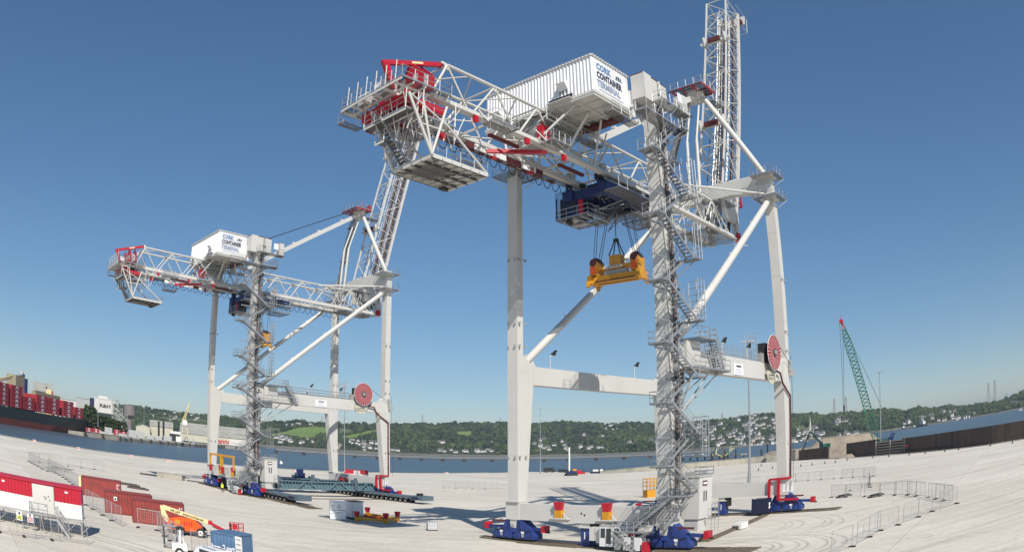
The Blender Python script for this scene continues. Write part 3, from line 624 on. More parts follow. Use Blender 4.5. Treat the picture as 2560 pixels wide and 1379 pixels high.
    # white notice on the beam
    m=M(); m.box(13.7,16.2,V1+.58,V1+.62,17.6,18.85,'white_ink'); nt_=m.build('notice_board',T)
    m=M(); m.box(14.3,15.6,V1+.62,V1+.63,18.45,18.65,'black_ink')
    for k in range(4): m.box(14.0+.1*(k%2),15.9-.15*(k%3),V1+.62,V1+.63,17.75+.16*k,17.79+.16*k,'pale_ink')
    m.build('lettering',nt_)
    # cable reel
    ru,rv,rz_=24.4,V1+1.25,20.75; RR=2.2
    m=M(); n=26
    for k in range(n):
        a0=2*math.pi*(k)/n; a1=2*math.pi*(k+.8)/n
        pt=lambda a,r:(ru+r*math.cos(a),rv+.16,rz_+r*math.sin(a))
        m.prism([pt(a0,.45),pt(a0,RR-.08),pt(a1,RR-.08),pt(a1-.04,.45)],(0,-.12,0),'reel_red')
        b0=a1; b1=2*math.pi*(k+1)/n
        m.prism([pt(b0,.45),pt(b0,RR-.08),pt(b1,RR-.08),pt(b1,.45)],(0,-.06,0),'crane_paint')
    for k in range(32):
        a0=2*math.pi*k/32; a1=2*math.pi*(k+1)/32
        m.tube((ru+RR*math.cos(a0),rv+.1,rz_+RR*math.sin(a0)),(ru+RR*math.cos(a1),rv+.1,rz_+RR*math.sin(a1)),.045,'reel_white',5)
    m.tube((ru,rv-.15,rz_),(ru,rv+.3,rz_),.5,'green_grey',14); m.tube((ru,rv+.3,rz_),(ru,rv+.36,rz_),.28,'steel_grey',10)
    m.build('cable_reel',T)
    m=M(); m.box(ru-1.6,ru+.4,V1-.4,V1+.7,19.5,21.9,'cable_black'); m.box(ru-2.4,ru-1.7,V1-.2,V1+.6,19.5,20.6,'steel_grey'); m.tube((ru,V1+.6,rz_),(ru,rv,rz_),.3,'cable_black',8)
    m.build('reel_drive',T)
    m=M(); pts=[(ru-.3+1.55*math.cos(a),V1+.9,18.5+1.6*math.sin(a)) for a in np.linspace(math.pi,2*math.pi,13)]
    m.prism(pts,(0,.1,0),'shed_cream'); pl=m.build('number_plate',T)
    text(code,.92,'black_ink',pl,(ru-.3,-(V1+1.02),17.45),(R(90),0,0),.012,.01,wide=.84,align='CENTER',sp=1.12)
    # red cable guide down the waterside near leg
    m=M(); vv=V1+.95
    P=[(ru+1.3,vv,19.7),(ru+1.6,vv,18.6),(ru+2.9,vv,18.4),(ru+3.6,vv,17.2),(U1+.1,vv,15.6),(U1+.1,vv,4.8)]
    for p_,q_ in zip(P,P[1:]): m.beam(p_,q_,.17,.2,'dark_red')
    for z in (6.5,9.5,12.5,15): m.box(U1-.1,U1+1.3,V1+.7,V1+.8,z,z+.06,'steel_grey')
    m.tube((U1+.9,V1+.9,21),(U1+1.1,V1+1.0,4.6),.03,'cable_black',4); m.tube((ru+1.8,rv,rz_+1.2),(U1+.6,V1+1.1,19.4),.04,'cable_black',4); m.box(U1+.2,U1+1.0,V1+.8,V1+1.4,18.2,18.9,'steel_grey'); m.box(U1+.1,U1+.5,V1+.8,V1+1.2,18.9,20.3,'steel_grey')
    m.build('cable_guide',T)
    m=M(); P=[(U1+.1,V1+1.0,4.8),(U1-.9,V1+1.0,4.75),(U1-.9,V1-1.8,4.7),(U1-.9,V1-1.8,2.2)]
    for p_,q_ in zip(P,P[1:]): m.beam(p_,q_,.3,.3,'red_paint')
    m.beam((U1-.9,V1-.4,4.6),(U1-.9,V1-.4,1.9),.36,.36,'red_paint'); m.beam((U1-.9,V1-.4,1.95),(U1-.9,V1+2.6,1.85),.3,.3,'red_paint')
    for k in range(3): m.prism([(U1-.74,V1+.1+.6*k,2.9),(U1-.74,V1+.55+.6*k,2.9),(U1-.74,V1+.33+.6*k,4.3)],(.05,0,0),'white_ink')
    m.build('red_frame',T)
    # floodlights
    for (x,v) in ((5.6,0),(23.0,0),(12.6,V1-.3),(19.5,V1-.3)):
        m=M(); m.poly([(x,v,19.5),(x,v,21.0),(x+.5,v,21.2)],.06,W,5); m.box(x+.35,x+.8,v-.2,v+.2,21.15,21.4,'cable_black'); m.prism([(x+.7,v-.2,21.3),(x+1.1,v-.2,21.7),(x+1.0,v-.2,21.8),(x+.6,v-.2,21.45)],(0,.4,0),'cable_black'); m.build('floodlight',T)
    # bogies
    for (u,v) in ((0,0),(0,V1),(U1,0),(U1,V1)):
        c='blue_paint'; m=M(); e=1 if v>0 else -1
        m.prism([(u-.62,v-2.3,1.25),(u-.62,v-1.5,1.7),(u-.62,v-1.0,2.65),(u-.62,v-.55,2.65),(u-.62,v-.38,1.55),(u-.62,v+.38,1.55),(u-.62,v+.55,2.65),(u-.62,v+1.0,2.65),(u-.62,v+2.6,1.35),(u-.62,v+2.6,1.05),(u-.62,v-2.3,1.0)],(1.24,0,0),c)
        for k in (-1,1):
            cv=v+k*1.55
            pts=[(cv-1.4,.35),(cv-1.4,.85),(cv-1.1,1.18),(cv-.2,1.2),(cv,1.0),(cv+.2,1.2),(cv+1.1,1.18),(cv+1.4,.85),(cv+1.4,.35)]
            m.prism([(u-.75,a_,b_) for a_,b_ in pts],(1.5,0,0),c); 
            for q_ in (-.7,.7): m.box(u-.8,u-.74,cv+q_-.35,cv+q_+.35,.5,.95,c)
            m.box(u-.8,u-.76,cv-.3,cv+.1,1.0,1.22,'white_ink'); m.box(u-.9,u-.74,cv-.15,cv+.05,.6,.95,'steel_grey')
            m.box(u+.75,u+1.3,cv-.6,cv+.2,.5,1.0,'cable_black')
        for k in (-1,1):  # darker blue strips and plates paint shadow lines and holes on the side
            for q_ in (-1.15,-.45,.3,1.0): m.box(u-.79,u-.74,v+k*1.55+q_,v+k*1.55+q_+.07,.4,1.1,'trolley_blue')
            m.box(u-.65,u-.6,v+k*.75-.18,v+k*.75+.18,1.4,2.3,'trolley_blue'); m.poly([(u-.8,v+k*.9,1.25),(u-.85,v+k*1.3,1.5),(u-.8,v+k*1.9,1.22),(u-.8,v+k*2.6,1.3)],.05,'cable_black',4)
        for k in range(6): m.box(u-.82,u-.74,v-2.6+k*.95,v-2.35+k*.95,.36,.5,'mesh_grate')
        bo=m.build('bogie',T)
        for k in (-1,1):
            for q_ in (-.75,.75): m=M(); m.tube((u-.35,v+k*1.55+q_,.52),(u+.35,v+k*1.55+q_,.52),.4,'rust',14); m.build('wheel',bo)
        for k in (-1,1):
            m=M(); L_=4.4 if k==e else 3.9; m.beam((u,v+k*2.2,1.55),(u,v+k*L_,1.45),.42,.34,c); m.box(u-.45,u+.45,v+k*L_-.2,v+k*L_+.3,1.2,1.95,'red_paint'); m.box(u-.15,u+.15,*sorted((v+k*(L_+.2),v+k*(L_+.6))),1.15,1.3,'cable_black')
            if k==e: m.beam((u-.5,v+k*1,2.3),(u-.5,v+k*3.2,2.25),.14,.2,'dark_red')
            m.build('buffer',bo)
    # storm pins / jacks in mid sill
    for u in (0,U1):
        m=M(); v=9.6; m.box(u-.55,u+.55,v-.55,v+.55,.3,2.05,'blue_paint'); m.box(u-.6,u+.6,v-.62,v+.62,.1,.3,'blue_paint'); m.box(u-.75,u+.75,v-.75,v+.75,2.05,2.13,W); m.box(u-.5,u+.5,v-.5,v+.5,2.13,2.55,W); m.box(u-.58,u-.55,v-.1,v+.0,.8,1.6,'white_ink'); m.box(u-.4,u+.4,v+.56,v+1.1,1.3,2.5,'cable_black')
        m.build('jack_column',T)
    # gantry control cab and lower access stair
    m=M(); m.box(-2.1,-.95,12.5,14.1,.45,2.5,'white_cladding'); m.box(-2.14,-.9,12.45,14.15,2.5,2.58,'steel_grey')
    cb=m.build('control_cab',T)
    m=M(); m.box(-2.13,-2.1,12.65,13.15,1.35,2.3,'glass_dark'); m.box(-2.13,-2.1,13.3,13.85,.75,2.3,'glass_dark'); m.box(-2.0,-1.1,14.1,14.13,1.3,2.3,'glass_dark'); m.build('window',cb)
    m=M()
    m.box(-2.4,-.9,14.2,18.2,1.9,1.98,'mesh_grate'); m.rail([(-2.4,14.2,1.98),(-2.4,18.2,1.98)],sp=.8,r=.035); m.stair((-1.6,14.8,.3),(-1.6,18.0,2.0),.8,'galv',(1,0,0)); m.stair((-1.5,15.6,1.9),(-1.5,20.4,5.4),.8,'galv',(1,0,0))
    m.stair((-2.6,16.9,.15),(-2.6,14.6,1.9),.7,'galv',(1,0,0)); m.box(-2.2,-.9,20.2,22.2,5.3,5.38,'mesh_grate'); m.rail([(-2.2,20.2,5.4),(-2.2,22.2,5.4),(-.9,22.2,5.4)],sp=.8)
    for v in (14.4,15.4,16.6): m.box(-2.3,-1.3,v,v+.7,.2,1.5,'steel_grey' if v<15 else 'white_cladding'); m.tube((-2.3,v,0.1),(-2.3,v,2),.05,'galv',4)
    m.box(-2.5,-2.0,17.6,18.2,.1,1.1,'red_paint')
    for v in (10.9,11.6): m.box(-1.6,-.9,v,v+.6,.9,2.3,'crane_paint')
    m.build('base_stair',T)
    return T
def spreader(loc,rz,label,ztop,fully):
    T=thing('container_spreader',label,'spreader',loc,rz,'yellow container spreaders')
    M=lambda: MB(True); Y='yellow_paint'
    m=M(); m.box(-.75,-.35,-3.0,3.0,0,.75,Y); m.box(.35,.75,-3.0,3.0,0,.75,Y); m.box(-1.1,1.1,-3.2,-2.7,-.05,.85,Y); m.box(-1.1,1.1,2.7,3.2,-.05,.85,Y)
    m.box(-.8,-.75,-2.4,2.4,.1,.2,'dark_red'); m.box(-.3,.3,-1.3,1.3,.8,1.3,'steel_grey')
    for a in (-1,1):
        for b in (-1,1): m.prism([(a*1.1-.2,b*3.05-.15,-.45),(a*1.1+.2,b*3.05-.15,-.45),(a*1.1+.25,b*3.05-.15,.2),(a*1.1-.25,b*3.05-.15,.2)],(0,.3,0),Y)
    m.build('telescopic_frame',T)
    m=M(); m.box(-.6,.6,-2.6,2.6,1.45,1.75,Y)
    for s in (-1,1): m.box(-.9,.9,s*2.5-.45,s*2.5+.45,.85,2.35,Y); m.tube((-.95,s*2.5,2.3),(.95,s*2.5,2.3),.42,'dark_red',12); m.tube((-.4,s*2.5,2.45),(.4,s*2.5,2.45),.5,'cable_black',12); m.box(-1.0,-.9,s*2.5-.3,s*2.5+.3,1.0,1.8,'orange_paint')
    hb=m.build('head_block',T)
    m=M(); m.box(-.64,-.6,-1.3,.9,1.47,1.73,'white_ink'); nb=m.build('name_plate',hb)
    m=M()
    for k in range(9): m.box(-.66,-.64,-1.2+.22*k,-1.08+.22*k,1.52,1.68,'black_ink')
    m.build('lettering',nb)
    m=M(); m.box(-.5,.5,-.7,.7,1.75,2.9,Y)
    for a in (-.5,.5):
        for b in (-.7,.7): m.tube((a,b,2.9),(a*.2,b*.2,4.6),.07,'cable_black',5)
    m.box(-.2,.2,-.25,.25,4.5,4.8,'cable_black'); m.build('cable_basket',T)
    m=M()
    for s in (-1,1):
        for a,c in ((-.8,-1.3),(-.3,-.9),(.3,.9),(.8,1.3)): m.tube((a,s*2.5,2.6),(c,s*1.6,ztop),.035,'cable_black',4)
    m.tube((0,0,4.7),(0,0,ztop),.05,'cable_black',4); m.build('hoist_ropes',T)
    return T
C2=dict(loc=(.487,80.128,0),rz=.82588); C1=dict(loc=(-59.83,135.81,0),rz=.82958)
def CW(c,u,v,z=0):
    h=c['rz']; return Vector((c['loc'][0]+math.cos(h)*u+math.sin(h)*v,c['loc'][1]+math.sin(h)*u-math.cos(h)*v,z))
crane(C2['loc'],C2['rz'],'CCT2',71.6,'larger nearer white container crane with CCT2 plate and raised boom reaching the top',3)
crane(C1['loc'],C1['rz'],'CCT1',76.3,'farther white container crane with CCT1 plate standing on grey transporters',5)
spreader(CW(C2,5.9,9.4,28.2),C2['rz']+.12,'yellow spreader hanging on ropes beside the stair leg of the nearer crane',7.6,1)
spreader(CW(C1,6.3,9.4,28.6),C1['rz'],'small yellow spreader hanging behind the stair leg of the farther crane',7.2,1)
# ------------------------------------------------------------------ the setting
ZW=-1.5
# concrete yard with procedural slabs, stains and tyre marks
m=bpy.data.materials.new('yard_concrete'); m.use_nodes=True; t=m.node_tree; L=t.links.new; N=t.nodes.new; b=t.nodes['Principled BSDF']; MT['yard_concrete']=m
b.inputs['Roughness'].default_value=.9; b.inputs['Specular IOR Level'].default_value=.25
tc=N('ShaderNodeTexCoord')
def noise(scale,detail=6,rough=.6,vec=None,dist=0):
    n=N('ShaderNodeTexNoise'); n.inputs['Scale'].default_value=scale; n.inputs['Detail'].default_value=detail; n.inputs['Roughness'].default_value=rough; n.inputs['Distortion'].default_value=dist
    L(vec if vec is not None else tc.outputs['Object'],n.inputs['Vector']); return n.outputs['Fac']
def ramp(fac,stops):
    r=N('ShaderNodeValToRGB'); e=r.color_ramp.elements
    e[0].position=stops[0][0]; e[0].color=(*stops[0][1],1); e[1].position=stops[-1][0]; e[1].color=(*stops[-1][1],1)
    for p_,c_ in stops[1:-1]: k=e.new(p_); k.color=(*c_,1)
    L(fac,r.inputs['Fac']); return r.outputs['Color']
def mul(a_,b_,f=1.):
    x=N('ShaderNodeMix'); x.data_type='RGBA'; x.blend_type='MULTIPLY'; x.inputs[0].default_value=f; L(a_,x.inputs[6]); L(b_,x.inputs[7]); return x.outputs[2]
def math_(op,a_,b_=None,c_=None):
    x=N('ShaderNodeMath'); x.operation=op
    for i,v in enumerate((a_,b_,c_)):
        if v is None: continue
        if isinstance(v,(int,float)): x.inputs[i].default_value=v
        else: L(v,x.inputs[i])
    return x.outputs[0]
mp=N('ShaderNodeMapping'); mp.inputs['Rotation'].default_value=(0,0,R(-47)); L(tc.outputs['Object'],mp.inputs['Vector'])
mp2=N('ShaderNodeMapping'); mp2.inputs['Rotation'].default_value=(0,0,R(-12)); mp2.inputs['Scale'].default_value=(.08,1,1); L(tc.outputs['Object'],mp2.inputs['Vector'])
base=ramp(noise(.05,8,.6),[(.3,(.56,.52,.45)),(.5,(.61,.57,.50)),(.72,(.66,.62,.55))])
fine=ramp(noise(1.2,8,.7),[(.25,(.84,.84,.84)),(.6,(1.03,1.03,1.02))])
strk=ramp(noise(.55,7,.65,mp2.outputs[0],.4),[(.3,(.76,.75,.74)),(.46,(.96,.955,.95)),(.66,(1.05,1.04,1.03))])
stn=ramp(noise(.22,5,.55,None,1.2),[(.24,(.55,.54,.52)),(.33,(.97,.97,.97)),(.6,(1,1,1))])
spk=ramp(noise(3.5,2,.5),[(.2,(.45,.44,.42)),(.27,(1,1,1)),(.6,(1,1,1))])
col=mul(mul(mul(mul(base,fine),strk),stn),spk)
sx0=N('ShaderNodeSeparateXYZ'); L(mp.outputs[0],sx0.inputs[0]); cb_=N('ShaderNodeCombineXYZ')
L(math_('FLOOR',math_('SUBTRACT',math_('DIVIDE',sx0.outputs[0],9.),.5)),cb_.inputs[0]); L(math_('FLOOR',math_('SUBTRACT',math_('DIVIDE',sx0.outputs[1],24.),.5)),cb_.inputs[1])
wn=N('ShaderNodeTexWhiteNoise'); L(cb_.outputs[0],wn.inputs['Vector']); col=mul(col,ramp(wn.outputs['Value'],[(0,(.93,.93,.925)),(.5,(.985,.98,.97)),(1,(1.03,1.03,1.03))]))
sx=N('ShaderNodeSeparateXYZ'); L(mp.outputs[0],sx.inputs[0])
def joint(o,per,w_):
    f=math_('ABSOLUTE',math_('SUBTRACT',math_('FRACT',math_('DIVIDE',o,per)),.5)); return math_('LESS_THAN',f,w_/per)
j=math_('MAXIMUM',joint(sx.outputs[0],9.,.05),joint(sx.outputs[1],24.,.06))
jm=N('ShaderNodeMix'); jm.data_type='RGBA'; jm.blend_type='MULTIPLY'; L(math_('MULTIPLY',j,math_('MULTIPLY',noise(.09,3),.75)),jm.inputs[0]); L(col,jm.inputs[6]); jm.inputs[7].default_value=(.45,.44,.43,1); col=jm.outputs[2]
def arcs(cx,cy,rs,w_,amt,scy=1.):
    global col
    sp=N('ShaderNodeSeparateXYZ'); L(tc.outputs['Object'],sp.inputs[0])
    dx=math_('SUBTRACT',sp.outputs[0],cx); dy=math_('MULTIPLY',math_('SUBTRACT',sp.outputs[1],cy),scy); d=math_('SQRT',math_('ADD',math_('MULTIPLY',dx,dx),math_('MULTIPLY',dy,dy)))
    d=math_('ADD',d,math_('MULTIPLY',noise(.06,2),1.2)); tot=None
    for r_ in rs:
        k=math_('SUBTRACT',1.,math_('MINIMUM',math_('DIVIDE',math_('ABSOLUTE',math_('SUBTRACT',d,r_)),w_),1.)); tot=k if tot is None else math_('MAXIMUM',tot,k)
    ang=math_('ARCTAN2',dy,dx); ms=math_('GREATER_THAN',math_('SINE',math_('ADD',ang,.9)),-.2)
    f=math_('MULTIPLY',math_('MULTIPLY',tot,math_('MULTIPLY',ms,amt)),math_('MULTIPLY',noise(.35,5,.7),1.5))
    x=N('ShaderNodeMix'); x.data_type='RGBA'; x.blend_type='MULTIPLY'; L(f,x.inputs[0]); L(col,x.inputs[6]); x.inputs[7].default_value=(.38,.37,.37,1); col=x.outputs[2]
arcs(19,63,(5.2,6.0,7.6,8.4,10.3,11.0,12.2),.24,.7)
arcs(24,79,(7.5,8.3,9.6,12.2,13.0,14.4),.26,.55)
arcs(-34,36,(14.5,15.6,17.2),.45,.6)
arcs(40,96,(18,19,24,25.2),.3,.45)
arcs(-8,60,(22,23.1,30,31.3),.3,.3)
L(col,b.inputs['Base Color'])
n2=N('ShaderNodeBump'); n2.inputs['Strength'].default_value=.25; n2.inputs['Distance'].default_value=.05; L(noise(6,6,.7),n2.inputs['Height']); L(n2.outputs['Normal'],b.inputs['Normal'])
# water
m=bpy.data.materials.new('sea_water'); m.use_nodes=True; t=m.node_tree; L=t.links.new; N=t.nodes.new; b=t.nodes['Principled BSDF']; MT['sea_water']=m; tc=N('ShaderNodeTexCoord')
b.inputs['Roughness'].default_value=.32; b.inputs['Specular IOR Level'].default_value=.28
mp=N('ShaderNodeMapping'); mp.inputs['Scale'].default_value=(.25,1,1); mp.inputs['Rotation'].default_value=(0,0,R(8)); L(tc.outputs['Object'],mp.inputs['Vector'])
c=ramp(noise(.006,5,.6,mp.outputs[0]),[(.35,(.046,.073,.092)),(.6,(.068,.098,.118))]); c2_=ramp(noise(.02,7,.7,mp.outputs[0]),[(.45,(.9,.9,.9)),(.62,(1.15,1.15,1.15)),(.75,(1.5,1.45,1.4))]); L(mul(c,c2_),b.inputs['Base Color'])  # second ramp paints glint streaks into the water colour
bp=N('ShaderNodeBump'); bp.inputs['Strength'].default_value=.9; bp.inputs['Distance'].default_value=.6; L(noise(.6,6,.65,mp.outputs[0]),bp.inputs['Height']); L(bp.outputs['Normal'],b.inputs['Normal'])
m=MB(); m.add([(-6000,-1500,ZW),(6000,-1500,ZW),(6000,7000,ZW),(-6000,7000,ZW)],[(0,1,2,3)],'sea_water'); tag(m.build('water'),kind='structure')
m=MB(); m.add([(-9000,-3000,-14),(9000,-3000,-14),(9000,9000,-14),(-9000,9000,-14)],[(0,1,2,3)],'gravel'); tag(m.build('seabed'),kind='structure')
# yard outline: left quay edge, tip, right edge (in metres)
QL=[Vector((-430,-66.4,0)),Vector((30,391.9-20,0))]
right=[G(*p) for p in ((1500,1183),(1640,1176),(1740,1170),(1860,1159),(1960,1151),(2110,1143),(2200,1136),(2300,1128),(2400,1118),(2480,1108),(2560,1095),(2700,1072))]
outl=[Vector((-430,-66.4,0)),Vector((-200,162.7,0)),G(1219,1181),G(1323,1178.6),G(1420,1178.4),G(1480,1180)]+right+[Vector((400,60,0)),Vector((400,-150,0)),Vector((-430,-150,0))]
m=MB(); m.prism([Vector((p.x,p.y,-6)) for p in outl],(0,0,6),'yard_concrete'); tag(m.build('yard_ground'),kind='structure')
ed=MB(); q0=outl[0]; q1=outl[2]; dd=(q1-q0).normalized(); nn=Vector((-dd.y,dd.x,0)); ed.beam(q0-nn*.6+Vector((0,0,.1)),q1-nn*.6+Vector((0,0,.1)),.45,.2,'wall_concrete'); ed.beam(q0+nn*.15+Vector((0,0,-1.2)),q1+nn*.15+Vector((0,0,-1.2)),.3,2.6,'cable_black'); tag(ed.build('quay_kerb'),kind='structure')
# hills -----------------------------------------------------------------
RIDGE=[(-200,1000),(60,1000),(210,1012),(330,1014),(345,1016),(400,1024),(460,1033),(520,1038),(600,1046),(650,1056),(700,1055),(740,1052),(780,1056),(900,1060),(1000,1059),(1100,1058),(1200,1057),(1330,1059),(1400,1053),(1500,1058),(1600,1057),(1700,1058),(1740,1055),(1800,1048),(1860,1041),(1905,1034),(1945,1036),(1990,1035),(2020,1034),(2060,1040),(2100,1033),(2180,1028),(2230,1025),(2262,1027),(2298,1016),(2330,1022),(2365,1014),(2395,1018),(2450,1010),(2500,1004),(2530,990),(2560,978),(2700,940)]
SH=[(-300,990),(200,1088),(640,1121),(700,1124),(900,1134),(1080,1138),(1300,1139),(1500,1137),(1640,1133),(1750,1126),(1850,1118),(1990,1108),(2050,1103),(2150,1090),(2240,1071),(2330,1059),(2430,1042),(2560,1019),(2700,990)]
def azel(x,y): d=ray(x,y); return math.atan2(d.x,d.y),d.z/math.hypot(d.x,d.y)
ra=[azel(*p) for p in RIDGE]; sa=[azel(*p) for p in SH]
AZ=np.array([a for a,_ in ra]); EL=np.array([e for _,e in ra])
R0=2100.; 
def r1(az): return 2750+300*math.sin(az*7+1)
def ridge(az): return CH+float(np.interp(az,AZ,EL))*r1(az)-4
def fbm(x,y):
    return .5*math.sin(x*.011+1.3*math.sin(y*.007))+.3*math.sin(y*.019+x*.006+2)+.2*math.sin(x*.037-y*.023)
def hill(az,r):
    R1=r1(az); t=(r-R0)/(R1-R0)
    if t<=0: return ZW-2 if t<-.02 else ZW-.5+0*t
    zr=ridge(az)
    if t<=1:
        s=t**.72*(1.0)*(.5+.5*t**.35); h=ZW+1.2+ (zr-ZW-1.2)*min(1,s+ .035*fbm(r*math.sin(az),r*math.cos(az))*math.sin(math.pi*t)*2)
        return h
    return zr-(t-1)*90
def hit(x,y):
    d=ray(x,y); az=math.atan2(d.x,d.y); e=d.z/math.hypot(d.x,d.y); r=R0+2
    while r<r1(az):
        if hill(az,r)>=CH+e*r: return az,r
        r+=6
    return az,r1(az)-5
FIELDS=[([(650,1090),(700,1080),(760,1067),(785,1065),(818,1068),(822,1085),(800,1090),(770,1098),(720,1090)],'field_bright'),([(648,1073),(700,1068),(760,1066),(700,1079),(650,1083)],'field_dull'),([(840,1092),(900,1080),(940,1073),(952,1076),(945,1084),(910,1095),(870,1097)],'field_bright'),([(845,1068),(890,1074),(880,1082),(845,1088)],'field_dull'),
([(970,1073),(1000,1071),(1010,1074),(975,1078)],'field_bright'),([(1140,1078),(1180,1076),(1182,1090),(1170,1094),(1140,1086)],'field_bright'),([(1080,1077),(1135,1072),(1120,1081),(1080,1084)],'field_dull'),
([(380,1040),(460,1044),(520,1050),(515,1056),(440,1052),(380,1046)],'field_dull'),([(340,1030),(400,1034),(400,1038),(345,1036)],'field_dull'),([(1980,1066),(2010,1062),(2030,1070),(1990,1080)],'field_dull'),([(2400,1016),(2440,1012),(2440,1018),(2400,1024)],'field_dull'),([(1420,1100)]*0,'field_dull')]
mat('field_bright',(.13,.20,.035),.95,var=.18,vs=.01); mat('field_dull',(.095,.125,.045),.95,var=.2,vs=.01); mat('hill_ground',(.036,.047,.024),.95,var=.35,vs=.012); mat('foreshore',(.13,.12,.09),.95,var=.3,vs=.02)
FP=[]
for pts,mm in FIELDS:
    if pts: FP.append(([hit(*p) for p in pts],mm))
def infield(az,r):
    for P_,mm in FP:
        ins=False; n=len(P_); jx=n-1
        for i in range(n):
            (xi,yi),(xj,yj)=P_[i],P_[jx]
            if (yi>r)!=(yj>r) and az<(xj-xi)*(r-yi)/(yj-yi)+xi: ins=not ins
            jx=i
        if ins: return mm
    return None
m=MB(); A0,A1=-.86,.86; na=620; rr=[R0-120,R0-10]+[R0+k*9 for k in range(0,112)]+[3300,3700]
vs=[];
for i in range(na+1):
    az=A0+(A1-A0)*i/na
    for k,r_ in enumerate(rr): vs.append((r_*math.sin(az),r_*math.cos(az),hill(az,r_)))
nr=len(rr); fs=[];ms=[]
for i in range(na):
    az=A0+(A1-A0)*(i+.5)/na
    for k in range(nr-1):
        fs.append((i*nr+k,(i+1)*nr+k,(i+1)*nr+k+1,i*nr+k+1)); rc=(rr[k]+rr[k+1])/2
        ms.append(infield(az,rc) or ('foreshore' if rc<R0+22 else 'hill_ground'))
m.v=vs; m.f=[list(f) for f in fs]; m.m=ms; m.sm=[True]*len(fs); tag(m.build('hills'),kind='structure')
# ---- woodland: many small crowns in clumps
def ico():
    bpy_ = (1+5**.5)/2; v=np.array([(-1,bpy_,0),(1,bpy_,0),(-1,-bpy_,0),(1,-bpy_,0),(0,-1,bpy_),(0,1,bpy_),(0,-1,-bpy_),(0,1,-bpy_),(bpy_,0,-1),(bpy_,0,1),(-bpy_,0,-1),(-bpy_,0,1)],float); v/=np.linalg.norm(v[0])
    f=[(0,11,5),(0,5,1),(0,1,7),(0,7,10),(0,10,11),(1,5,9),(5,11,4),(11,10,2),(10,7,6),(7,1,8),(3,9,4),(3,4,2),(3,2,6),(3,6,8),(3,8,9),(4,9,5),(2,4,11),(6,2,10),(8,6,7),(9,8,1)]
    return v,np.array(f)
IV,IF=ico()
def crowns(name,pts,material='leaves',jit=.22,rs=1):
    rg=np.random.default_rng(rs); n=len(pts); P_=np.array(pts); V=np.zeros((n,12,3))
    for k in range(1):
        j_=1+rg.uniform(-jit,jit,(n,12,1)); V=IV[None]*j_*P_[:,None,3:6]+P_[:,None,:3]
    F=(IF[None]+np.arange(n)[:,None,None]*12).reshape(-1,3)
    me=bpy.data.meshes.new(name); me.vertices.add(n*12); me.vertices.foreach_set('co',V.reshape(-1)); me.loops.add(len(F)*3); me.loops.foreach_set('vertex_index',F.reshape(-1)); me.polygons.add(len(F)); me.polygons.foreach_set('loop_start',np.arange(len(F))*3); me.update(calc_edges=True)
    me.materials.append(MT[material]); o=bpy.data.objects.new(name,me); SC.collection.objects.link(o); return o
HOUSES=[]   # filled below: (px,py,wpx,rows...)
town=random.Random(11)
def add_cluster(x0,x1,y0,y1,n,w0=5,w1=9):
    for i in range(n): HOUSES.append((town.uniform(x0,x1),town.uniform(y0,y1),town.uniform(w0,w1)))
add_cluster(1740,1950,1060,1100,64); add_cluster(1820,1945,1045,1062,14); add_cluster(1700,1990,1092,1118,34); add_cluster(1975,2060,1070,1098,24); add_cluster(2040,2150,1083,1094,12,7,12)
add_cluster(2090,2125,1050,1064,7); add_cluster(2300,2420,1030,1052,26,5,11); add_cluster(2530,2560,1008,1018,5,9,14); add_cluster(2260,2285,1046,1060,2); add_cluster(2420,2450,1022,1036,4,3,6)
add_cluster(668,730,1092,1106,12,5,10); add_cluster(720,810,1098,1112,7,3,6); add_cluster(905,960,1105,1128,12,5,9); add_cluster(978,995,1120,1128,2,7,10); add_cluster(840,850,1112,1122,3); add_cluster(860,900,1096,1120,7,3,5)
add_cluster(1090,1235,1124,1131,13,7,10); add_cluster(1095,1115,1106,1112,1,13,14); add_cluster(1195,1230,1106,1112,3,4,6)
add_cluster(1335,1480,1098,1128,18,5,9); add_cluster(1460,1560,1072,1092,8,3,6); add_cluster(1490,1505,1118,1128,2,8,11); add_cluster(1565,1590,1105,1118,4,7,10); add_cluster(1610,1640,1102,1112,3,8,11); add_cluster(700,780,1057,1066,6,3,6); add_cluster(380,520,1032,1055,12,3,6)
HOUSES.append((1532,1066,16)); HOUSES.append((2273,1057,8)); HOUSES.append((1890,1040,12))
def W3(az,r,dz=0): return Vector((r*math.sin(az),r*math.cos(az),hill(az,r)+dz))
hpos=[]
for x,y,wp in HOUSES:
    az,r_=hit(x,y); hpos.append((az,r_,wp))
occ=[(r_*math.sin(az),r_*math.cos(az),max(wp,6)) for az,r_,wp in hpos]
OC=np.array([(a,b_) for a,b_,_ in occ])
rg=random.Random(5); T_=[]
while len(T_)<19000:
    az=rg.uniform(-.83,.83); t_=rg.random()**1.0; r_=R0+19+t_*(r1(az)-R0+10)
    if infield(az,r_): 
        continue
    x=r_*math.sin(az); y=r_*math.cos(az); dn=math.sin(x*.004+1)*math.sin(y*.009+x*.003)
    if t_<.93 and dn<-.55 and rg.random()<.4: continue
    d2=((OC-np.array((x,y)))**2).sum(1).min()
    if d2<13**2: continue
    cl=.75+.5*(.5+.5*math.sin(x*.021+2*math.sin(y*.013)))
    if t_>.9: s_=rg.uniform(3,8)*(1 if rg.random()<.8 else 1.35)
    elif d2<45**2: s_=rg.uniform(2.5,5.0)
    else: s_=rg.uniform(4,10)*cl
    if t_<.06: s_*=.7
    z=hill(az,r_)+s_*.5; T_.append((x,y,z,s_,s_,s_*rg.uniform(.75,1.15)))
